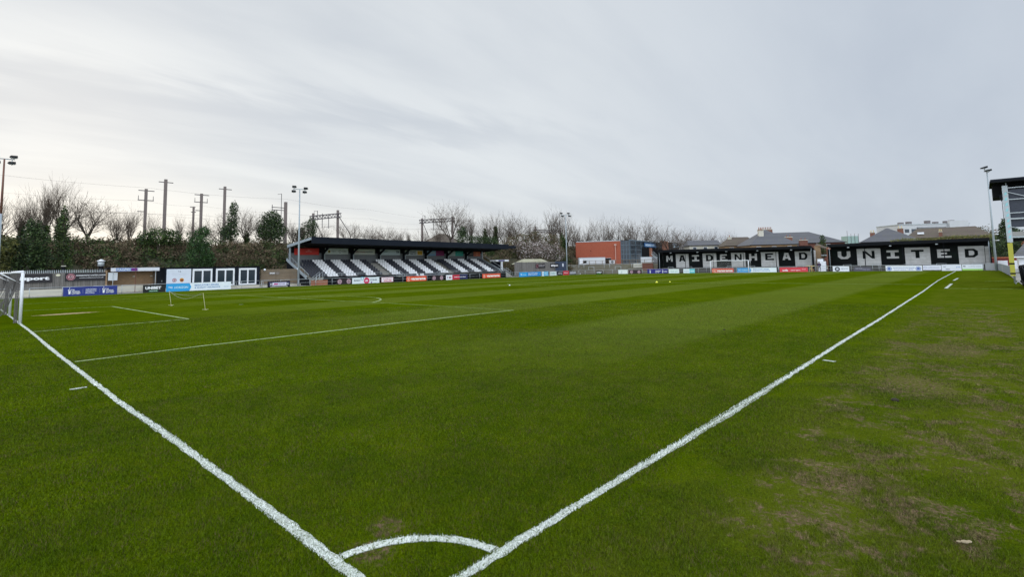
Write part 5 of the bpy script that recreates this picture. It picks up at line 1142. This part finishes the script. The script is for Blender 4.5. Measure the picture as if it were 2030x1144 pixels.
def terrace(label, x0, xs, word, zl, zr, x1, rzl, rzr, zb_=-.25):
    st_ = north('terrace_stand', label, 'stand', x0, zb_, Y=107.5)
    Lx = x1-x0
    for i, ch in enumerate(word):
        a, b = xs[i]-x0, xs[i+1]-x0; wh = i % 2 == 1; t0, t1 = (zl+(zr-zl)*a/Lx)-zb_, (zl+(zr-zl)*b/Lx)-zb_
        p = MB().hexa([(a+.01, 2.6, .0), (b-.01, 2.6, .0), (b-.01, 2.7, .0), (a+.01, 2.7, .0)], [(a+.01, 2.6, t0), (b-.01, 2.6, t1), (b-.01, 2.7, t1), (a+.01, 2.7, t0)]).build('wall_panel', M_pw if wh else M_pb, st_)
        tag(p, ('white' if wh else 'black')+' panel carrying the letter '+ch)
        w_ = (b-a)*.50; lx = (a+b)/2-w_/2; h_ = 1.42; lz = (t0+t1)/2-1.42-.42
        if ch in 'I': w_ = (b-a)*.5
        q = MB()
        for n_, poly in enumerate(GLY[ch]): q.extr([(lx+u*w_, lz+v*h_) for u, v in poly], 2.57-.002*n_, 2.598)
        q.build('letter', M_pb if wh else M_pw, p)
    s = MB()
    for i in range(5): s.box(0, Lx, .7+.36*i, 2.59, .22*i, .22*(i+1))
    s.build('terrace_steps', M_conc2, st_)
    F = lambda y, dz: [(0, y, rzl-zb_+dz), (Lx, y, rzr-zb_+dz)]
    def sl(name, y0, a0, b0, y1, a1, b1, m):
        p, q = F(y0, a0); p2, q2 = F(y1, a1); u, v = F(y0, b0); u2, v2 = F(y1, b1)
        MB().hexa([p, q, q2, p2], [u, v, v2, u2]).build(name, m, st_)
    sl('roof', .02, -.12, 0, 3.2, -.88, -.74, M_black); sl('fascia', -.1, -.5, .03, .015, -.5, .03, M_black)
    sl('rear_infill', 2.55, -.95, -.76, 2.594, -.95, -.76, M_dark)
    sl('rear_wall', 2.72, zb_-rzl, -.8, 2.8, zb_-rzl, -.82, M_pb)
    n = round(Lx/6.2)
    for i in range(n+1):
        x = .15+(Lx-.3)*i/n; MB().tube((x, .6, 0), (x, .6, (rzl+(rzr-rzl)*x/Lx)-zb_-.2), .06, n=8).build('post', M_black if 0 < i < n else M_lpole, st_, True)
    MB().box(-.06, -.001, .1, 2.7, 0, zl-zb_).build('end_wall', M_pb, st_); MB().box(Lx+.001, Lx+.06, .1, 2.7, 0, zr-zb_).build('end_wall', M_pb, st_)
    for i in range(int(Lx/4.4)):
        x = 2.2+4.4*i; q = MB()
        for a in (0, 1.2): q.tube((x+a, .65, .0), (x+a, .65, 1.3), .03, n=6)
        q.tube((x, .65, 1.3), (x+1.2, .65, 1.3), .03, n=6); q.build('crush_barrier', M_steel, st_, True)
    for i in range(int(Lx/6)):
        x = 3.1+6.2*i; MB().box(x, x+.3, -.05, .35, (rzl+(rzr-rzl)*x/Lx)-zb_-.75, (rzl+(rzr-rzl)*x/Lx)-zb_-.62).build('lamp', M_steel, st_)
    return st_
terrace('long terrace stand with MAIDENHEAD in black and white block letters on its rear wall', -52.4, [-52.3, -49.15, -46.1, -42.9, -39.85, -36.7, -33.8, -30.7, -27.4, -24.4, -21.45], 'MAIDENHEAD', 4.10, 3.95, -20.9, 4.95, 4.72)
s2 = terrace('terrace stand with UNITED in black and white block letters on its rear wall', -18.2, [-18.1, -14.1, -10.5, -7.05, -3.6, 0.0, 3.2], 'UNITED', 3.95, 3.80, 3.9, 4.86, 5.0)
MB().box(21.45, 21.95, 2.4, 2.55, .2, 3.95).build('white_end_panel', M_pw, s2)
# between the two terraces
r = north('brick_gateway', 'weathered brick gate walls with timber door between the two terraces', 'wall', -21.0, -.2, Y=111)
MB().box(-.1, .9, 0, .5, 0, 5.0).build('wall', M_bbrick, r); MB().box(1.9, 3.0, .2, .7, 0, 4.6).build('wall', M_obrick, r); MB().box(.9, 1.9, .3, .5, 3.0, 3.2).build('lintel', M_steel, r)
MB().add([(.1, -.1, 5.0), (3.2, -.1, 3.9), (3.2, .9, 3.9), (.1, .9, 5.6)], [(0, 1, 2, 3)]).build('roof', M_tile, r)
MB().box(2.1, 2.65, .12, .19, 0, 2.7).build('door', mat('orange_timber_door', (.30, .11, .035), .7, .2, 4), r)
MB().box(-.4, .2, -2.0, -.6, 0, 4.1).build('white_quoins', M_pw, r)
r = north('ticket_hut', 'small white hut with a lower white front behind the standing person', 'hut', -20.1, -.25, Y=108)
MB().box(0, .95, 0, 1.2, 0, 2.45).build('body', M_white, r); MB().box(.3, 1.45, -.5, -.01, 0, 2.0).build('front', M_white, r); MB().box(-.05, 1.0, -.05, 1.25, 2.451, 2.52).build('roof', M_steel, r)
bush('ivy_tree', 'dark ivy clump hanging over the gateway between the two terraces', 'tree', -20.2, 113.5, 0, [(0, 0, 4.6, .7, .7, 1.0), (.1, 0, 6.0, .45, .45, .9), (0, -.3, 3.2, 1.3, .6, .7)], 700, .14, M_ivy, seed=41)
for i, (x, lx, lb) in enumerate(((-20.9, .5, 'yellow barrier stand leaning right of the coral red board'), (-20.0, -.55, 'orange slanted barrier leg left of the standing person'))):
    q = MB().beam((0, 0, 0), (lx, .1, 1.1), .09, .06).beam((lx*1.0, .2, 0), (lx*.8, .1, 1.1), .09, .06)
    if i == 0: q.beam((-.4, .1, 1.08), (1.0, .1, 1.08), .05, .12)
    o = q.build('barrier_stand', mat('barrier_yellow' if i == 0 else 'barrier_orange', (.55, .45, .2) if i == 0 else (.45, .20, .08), .6)); o.location = (x, 104.6, gz(x, 104.6)); tag(o, lb, 'barrier')

# person standing by the gateway
def person(label, x, y, z, h):
    root = thing('person', label, 'person', (x, y, z), R(20))
    J = [((0, 0, .52*1.9), .15), ((0, .01, .66*1.9), .16), ((0, .0, .78*1.9), .17), ((0, 0, .845*1.9), .07), ((0, -.01, .885*1.9), .085), ((0, -.015, .935*1.9), .105), ((0, -.01, .97*1.9), .08),
         ((.11, 0, .50*1.9), .105), ((.13, -.01, .28*1.9), .075), ((.13, .02, .05*1.9), .05), ((.14, -.12, .022*1.9), .045),
         ((-.11, 0, .50*1.9), .105), ((-.13, -.02, .28*1.9), .075), ((-.14, .02, .05*1.9), .05), ((-.15, -.12, .022*1.9), .045),
         ((.21, 0, .79*1.9), .075), ((.27, .03, .63*1.9), .055), ((.20, -.16, .56*1.9), .04), ((.12, -.24, .57*1.9), .035),
         ((-.21, 0, .79*1.9), .075), ((-.28, .03, .63*1.9), .055), ((-.22, -.15, .55*1.9), .04), ((-.13, -.24, .56*1.9), .035)]
    E_ = [(0, 1), (1, 2), (2, 3), (3, 4), (4, 5), (5, 6), (0, 7), (7, 8), (8, 9), (9, 10), (0, 11), (11, 12), (12, 13), (13, 14), (2, 15), (15, 16), (16, 17), (17, 18), (2, 19), (19, 20), (20, 21), (21, 22)]
    for s_, w_ in ((1, 18), (-1, 22)):
        b = J[w_][0]
        for k in range(5):
            a = -.5+.25*k; J.append(((b[0]-s_*(.03+.012*k), b[1]-.055+.01*abs(k-2), b[2]-.02+.018*k), .013)); E_.append((w_, len(J)-1))
    me = bpy.data.meshes.new('body'); me.from_pydata([j[0] for j in J], E_, [])
    o = bpy.data.objects.new('body', me); C.objects.link(o); md = o.modifiers.new('skin', 'SKIN'); 
    if not me.skin_vertices: 
        bm = bmesh.new(); bm.from_mesh(me); lay = bm.verts.layers.skin.verify(); bm.to_mesh(me); bm.free()
    for i, (p_, r_) in enumerate(J): me.skin_vertices[0].data[i].radius = (r_, r_*.85); me.skin_vertices[0].data[i].use_root = (i == 0)
    o.modifiers.new('sub', 'SUBSURF').levels = 1; o.modifiers['sub'].render_levels = 2
    m = bpy.data.materials.new('clothed_body'); m.use_nodes = True; t = m.node_tree; b = t.nodes['Principled BSDF']
    tc_ = t.nodes.new('ShaderNodeTexCoord'); sp_ = t.nodes.new('ShaderNodeSeparateXYZ'); t.links.new(tc_.outputs['Object'], sp_.inputs[0])
    c = mixc(t, mth(t, 'GREATER_THAN', sp_.outputs[2], .97), (.018, .02, .03), (.03, .025, .045)); c = mixc(t, mth(t, 'GREATER_THAN', sp_.outputs[2], 1.62), c, (.42, .25, .19))
    c = mixc(t, mth(t, 'LESS_THAN', sp_.outputs[2], .09), c, (.02, .018, .016)); t.links.new(c, b.inputs['Base Color']); b.inputs['Roughness'].default_value = .85; me.materials.append(m)
    o.parent = root
    MB().ball((0, .015, 1.80), .112, 8, 1, 1.05, .85).build('hair', mat('dark_hair', (.03, .022, .018), .8), root, True)
    fc = MB(); fc.ball((-.035, -.103, 1.775), .012, 4).ball((.035, -.103, 1.775), .012, 4); fc.build('eyes', M_black, root); MB().ball((0, -.12, 1.745), .017, 5, .7, 1, 1.2).build('nose', mat('skin', (.42, .25, .19), .6), root); MB().box(-.025, .025, -.11, -.1, 1.705, 1.713).build('mouth', mat('lips', (.3, .12, .1), .6), root)
    for s_ in (-1, 1): MB().ball((s_*.095, -.0, 1.765), .025, 5, .4, .8, 1.2).build('ear', MATS['skin'], root)
    MB().tube((0, 0, 1.0), (0, 0, 1.48), .215, .235, 16).build('jacket', mat('maroon_jacket', (.05, .03, .07), .85, .2, 8), root, True)
    root.scale = (h/1.9,)*3
person('person in dark clothes standing with hands together by the white hut', -19.35, 105.6, gz(-19, 105), 1.85)

M_chim = brick('weathered_brown_brick', '6e4030', '7c4b38', '6f6055')
# ------------------------------------------------------------------ houses behind the terraces
M_slate = striped('grey_slate_roof', (.115, .115, .125), (.075, .075, .085), 2, 5, .75, .6, .4, .12, dirt=(.10, .10, .07))
M_render = mat('cream_render', (.50, .47, .39), .85, .1, 1, dirt=(.33, .3, .24), dirt_amt=.4)
def chimney(mb_owner, x, y, z, w_, d, h, pots, mwall=M_chim, potm=None):
    c = MB().box(x, x+w_, y, y+d, z, z+h).build('chimney', mwall, mb_owner)
    MB().box(x-.08, x+w_+.08, y-.08, y+d+.08, z+h+.001, z+h+.16).build('chimney_cap', M_lowwall, c)
    for i in range(pots): px_ = x+w_*(i+.5)/pots; MB().tube((px_, y+d/2, z+h+.14), (px_, y+d/2, z+h+.75), .13, .10, 8).build('chimney_pot', potm or mat('terracotta', (.24, .10, .06), .8), c, True)
def house(label, x, y, z, w_, d, eav, ridge, rl, rz=0, wall=M_bbrick, roof=M_slate, name='house'):
    """hipped roof; rl = ridge length"""
    r = thing(name, label, 'house', (x, y, z), rz); a = w_/2
    MB().box(-a, a, 0, d, 0, eav-z).build('wall', wall, r); e = .4; h = eav-z+.002; k = rl/2
    ro = MB().add([(-a-e, -e, h), (a+e, -e, h), (a+e, d+e, h), (-a-e, d+e, h), (-k, d/2, ridge-z), (k, d/2, ridge-z), (-a-e, -e, h-.15), (a+e, -e, h-.15), (a+e, d+e, h-.15), (-a-e, d+e, h-.15)],
        [(0, 1, 5, 4), (1, 2, 5), (2, 3, 4, 5), (3, 0, 4), (0, 6, 7, 1), (1, 7, 8, 2), (2, 8, 9, 3), (3, 9, 6, 0)]).build('roof', roof, r)
    g = MB().tube((-a-e-.05, -e-.06, h-.08), (a+e+.05, -e-.06, h-.08), .07, n=6); g.build('gutter', M_black, r)
    for i in range(3):
        x_ = -a+w_*(i+.5)/3; wf = MB().box(x_-.55, x_+.55, -.05, .02, h-1.7, h-.5).build('window', M_white, r); MB().box(x_-.47, x_+.47, -.06, -.051, h-1.62, h-.58).build('pane', M_glass, wf)
    return r
r = house('white rendered house with small dark windows above the letters I and D', -57.8, 149, .2, 9.2, 8, 7.0, 8.6, 8.8, R(35), M_render, M_slate)
r = house('grey slate roofed house with a long row of terracotta chimney pots', -36.6, 141, .2, 11.5, 10, 6.2, 10.3, .5, R(38), M_bbrick, M_slate)
chimney(r, -2.6, 2.6, 7.4, 1.2, .9, 2.3, 3, M_render); chimney(r, -1.2, 6.2, 8.2, 3.6, .9, 2.0, 8)
chimney(r, 3.2, 8.5, 6.6, 1.6, .8, 2.0, 0, M_dbrick)
r = house('wide grey slate roof rising between the two lettered terraces', -37.5, 166, .2, 26, 15, 7.0, 10.6, 12, R(30), M_dbrick, M_slate)
chimney(r, -3.2, -1.5, 6.6, 1.9, .8, 1.9, 2, M_chim); chimney(r, .4, -2.0, 6.0, 2.2, .8, 1.5, 2, M_dbrick)
r = house('hipped grey slate roofed house above the letters N and I of UNITED', -14.8, 166, .2, 12.5, 11, 6.5, 10.3, .4, R(12), M_obrick, M_slate)
chimney(r, -4.1, 3.2, 7.6, 1.1, .8, 1.3, 2, M_chim, mat('buff_pot', (.50, .40, .22), .8)); chimney(r, 2.6, 8, 8.4, 1.3, .8, 1.5, 2, M_chim, MATS['buff_pot'])
r = house('brown tiled long low roof above the letters T and E of UNITED', -3.5, 172, .2, 17, 12, 7.2, 10.0, 12, R(4), M_dbrick, M_tile)
chimney(r, -1.6, .2, 7.2, .7, .6, 1.2, 2, M_chim, MATS['buff_pot']); MB().box(-6, -4.6, 1.2, 1.6, 8.1, 8.6).build('skylight', M_white, r)
r = house('small brown house with a dormer left of the chimney pot roof', -46, 146, .2, 9, 8, 6.4, 8.9, 5, R(34), M_bbrick, M_tile)
chimney(r, -3, 3, 7.2, .9, .8, 1.4, 1, M_render)
# long flat white block with roof plant
r = thing('office_block', 'long pale flat roofed office block with rooftop plant behind the houses at right', 'building', (-19.2, 235, 0), R(42))
M_pale = mat('pale_cladding', (.47, .47, .47), .7, .1, .4, dirt=(.33, .34, .35), dirt_amt=.5)
MB().box(0, 26, 0, 12, 0, 14.2).build('wall', M_pale, r); MB().box(-.2, 26.2, -.2, 12, 14.201, 14.5).build('parapet', M_steel, r)
MB().box(6.5, 17, -.6, -.01, 9, 13.2).build('grey_bay', M_corr, r); MB().box(18, 25, -.9, -.01, 9, 15.4).build('stair_block', M_pale, r)
for x in (2, 4.5, 9, 12.5): MB().box(x, x+1.6, -.06, -.004, 11.3, 12.6).build('window', M_glass, r)
for i, x in enumerate((2, 5, 12, 15, 19, 21)): MB().box(x, x+1.4, 2, 3.4, 14.5, 15.3+.25*(i % 3)).build('plant_unit', M_gant, r)
r = thing('water_tank', 'pale green rooftop tank with thin aerials between the two slate roofs', 'tank', (-35.6, 234, 0), R(40))
MB().box(0, 4.2, 0, 4, 0, 10.9).build('tank', mat('pale_green_panels', (.26, .36, .32), .6, .15, 1), r)
for x in (0, 1.4, 2.8, 4.2): MB().tube((x, -.1, 6), (x, -.1, 11.8 if x else 13), .07, n=6).build('aerial', M_gant, r)
MB().box(4.5, 11, 0, 4, 0, 8.6).build('annex', M_pale, r)
# moss and ivy on the right terrace roof
me = leaf_cloud([(-8+1.3*i, 109.2, 5.02+.12*math.sin(i*1.3)+.035*i, 1.0, .8, .34) for i in range(10)], 620, .10, 61, .2)
o = link_mesh('roof_ivy', me, leaf_mat('mossy_ivy', [(.16, .155, .035), (.11, .115, .028), (.07, .085, .02), (.21, .19, .06)])); tag(o, 'yellow green ivy hedge running along the top of the right terrace roof', 'ivy', kind='stuff')
bush('autumn_tree', 'faint brown tree at the right end of the pale office block', 'tree', 3.6, 200, 0, [(0, 0, 8.6, 3.2, 2, 2.2), (2.5, 0, 6.5, 2.2, 2, 2.0)], 240, .22, M_bramble, seed=43, shell=.1)
bush('conifer', 'tall dark conifer behind the right hand floodlight mast', 'tree', 6.6, 137, 0, [(0, 0, 2.5, 2.0, 2, 2.6), (0.2, 0, 5.5, 1.6, 1.6, 2.4), (.3, 0, 8.0, 1.0, 1.0, 1.5), (-1.6, 0, 4.5, 1.2, 1.2, 1.9)], 900, .2, M_ever, seed=44)
bush('evergreen_bush', 'dark evergreen mass filling the gap right of the UNITED terrace', 'bush', 5.6, 122, 0, [(0, 0, 2.4, 2.2, 1.5, 2.8), (2.5, 0, 3.2, 2, 1.5, 3)], 800, .16, M_ever, seed=45)
# far right: red club house, grey fence, scaffold gantry, dugout
r = north('red_club_house', 'low red walled building with white panels right of the UNITED terrace', 'building', 3.9, -.1, Y=112)
MB().box(-.4, 8, 0, 4, 0, 1.85).build('wall', mat('dull_red_paint', (.20, .028, .022), .7, .2, 2), r)
for a, b in ((.75, 1.9), (2.2, 3.2)): MB().box(a, b, -.03, -.002, .1, 1.45).build('white_panel', M_white, r)
MB().box(-.5, 8.1, -.15, 4.1, 1.851, 2.0).build('roof_edge', mat('orange_red_trim', (.45, .13, .06), .6), r)
r = thing('metal_fence', 'dull blue grey sheet fence curving from the end board to the scaffold', 'fence', (3.1, 104.2, 0), 0)
pts = [(0, 0), (1.35, -.4), (1.6, -8), (1.75, -22), (1.95, -36)]
for i, (a, b) in enumerate(zip(pts, pts[1:])):
    a = Vector(a); b = Vector(b); n = max(1, round((b-a).length/2.4))
    for k in range(n):
        p = a.lerp(b, k/n); q = a.lerp(b, (k+.97)/n); MB().hexa([(p.x, p.y, 0), (q.x, q.y, 0), (q.x+.04, q.y+.04, 0), (p.x+.04, p.y+.04, 0)], [(p.x, p.y, .98), (q.x, q.y, .98), (q.x+.04, q.y+.04, .98), (p.x+.04, p.y+.04, .98)]).build('panel', mat('blue_grey_sheet', (.20, .23, .27), .6, .1, 2) if (i*7+k) % 5 else mat('grey_sheet', (.30, .31, .33), .6), r)
q = MB(); 
for a, b in zip(pts, pts[1:]): q.tube((a[0], a[1], 1.03), (b[0], b[1], 1.03), .03, n=6)
q.build('top_rail', M_steel, r)
r = thing('scaffold_gantry', 'tall scaffold filming gantry with a flat dark roof cut by the right edge', 'gantry', (4.62, 52.6, 0), 0)
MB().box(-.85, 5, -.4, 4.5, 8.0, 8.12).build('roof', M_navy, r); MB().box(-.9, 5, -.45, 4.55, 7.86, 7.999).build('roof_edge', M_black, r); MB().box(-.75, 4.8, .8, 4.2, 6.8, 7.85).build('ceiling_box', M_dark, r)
for x in (0, 2.4, 4.8):
    for y in (0, 2.2): MB().tube((x, y, 0), (x, y, 7.85), .035, n=8).build('pole', M_steel, r, True)
MB().box(-.22, .08, -.06, -.045, 3.2, 7.6).box(-.235, -.222, -.06, .25, 3.2, 7.6).build('banner', mat('grey_banner', (.42, .46, .48), .7), r)
m_ = MB()
for i in range(9): m_.extr([(-.16, 3.5+.42*i), (-.02, 3.5+.42*i), (.02, 3.74+.42*i), (-.10, 3.7+.42*i)], -.066, -.061)
m_.build('banner_marks', paint('8fc4c8'), r)
MB().box(-.24, .04, -.08, .12, .62, 3.15).build('yellow_pad', mat('yellow_foam', (.40, .38, .05), .7, .1, 4), r)
for z in (.75, 1.5): MB().box(-.25, .05, -.09, .13, z, z+.12).build('strap', M_black, r)
for z, th in ((3.6, .12), (5.0, .1), (5.45, .06), (6.5, .06), (7.4, .06)): MB().beam((0, -.04, z), (4.8, -.04, z), .05, th).build('ledger', M_steel, r)
MB().beam((0, -.08, 7.1), (4.6, -.08, 5.1), .045, .045).beam((0, -.1, 4.4), (2.4, -.1, 3.6), .045, .045).build('brace', M_steel, r)
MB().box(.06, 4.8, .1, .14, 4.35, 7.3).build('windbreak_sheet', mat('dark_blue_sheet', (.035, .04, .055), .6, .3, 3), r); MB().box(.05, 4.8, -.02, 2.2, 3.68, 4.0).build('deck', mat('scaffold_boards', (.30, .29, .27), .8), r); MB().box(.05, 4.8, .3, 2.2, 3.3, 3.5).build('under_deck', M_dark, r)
MB().beam((-.02, -.02, .05), (.9, -.02, 1.0), .04, .04).beam((-.1, -.02, 1.02), (1.4, -.02, 1.02), .04, .04).build('guard_rail', M_steel, r)
q = MB().box(-.35, -.28, -.1, -.06, 6.4, 6.8).box(-.42, -.25, -.12, -.05, 6.62, 6.9).beam((-.3, -.08, 4.9), (-.3, -.08, 6.5), .03, .03).build('loudspeaker', M_black, r)
r = thing('dugout', 'black framed dugout with clear panels in front of the scaffold gantry', 'dugout', (4.75, 44.6, .02), 0)
MB().box(0, 1.6, 0, 4.6, .25, .40).build('base', M_black, r)
for y in (0, 2.3, 4.6): MB().tube((.1, y, .4), (.02, y, 1.38), .05, n=8).tube((.02, y, 1.38), (1.5, y, 1.7), .05, n=8).tube((1.5, y, 1.7), (1.6, y, .4), .05, n=8).build('frame', M_black, r, True)
MB().box(1.55, 1.6, 0, 4.6, .4, 1.68).build('back_panel', M_glass, r); MB().box(.9, 1.4, .1, 4.5, .40, .8).build('bench', M_seatb, r)
MB().add([(0, 0, 1.42), (1.5, 0, 1.72), (1.5, 4.6, 1.72), (0, 4.6, 1.42), (0, 0, 1.46), (1.5, 0, 1.76), (1.5, 4.6, 1.76), (0, 4.6, 1.46)], [(3, 2, 1, 0), (4, 5, 6, 7), (0, 1, 5, 4), (1, 2, 6, 5), (2, 3, 7, 6), (3, 0, 4, 7)]).build('roof', M_dark, r)
for x, y in ((.2, .3), (1.4, .3), (.2, 4.3), (1.4, 4.3)): MB().tube((x, y-.05, .12), (x, y+.05, .12), .13, n=12).build('wheel', M_black, r)
r = thing('bungalow', 'small building with a dark slate roof and white wall behind the dugout', 'building', (5.5, 82, 0), 0)
MB().box(.5, 7, 0, 5, 0, 2.0).build('wall', M_white, r)
MB().add([(.1, -.4, 2.0), (7.4, -.4, 2.0), (7.4, 3, 3.6), (1.2, 3, 3.6), (.1, 5.4, 2.0), (7.4, 5.4, 2.0)], [(0, 1, 2, 3), (5, 4, 3, 2), (4, 0, 3)]).build('roof', M_slate, r)
MB().box(.0, 7.4, -.5, -.402, 1.9, 2.05).build('gutter', M_white, r)
r = house('distant brick house above the dark slate roof at the right edge', 13.5, 130, 0, 10, 8, 5.2, 7.6, 3, 0, M_obrick, M_tile)
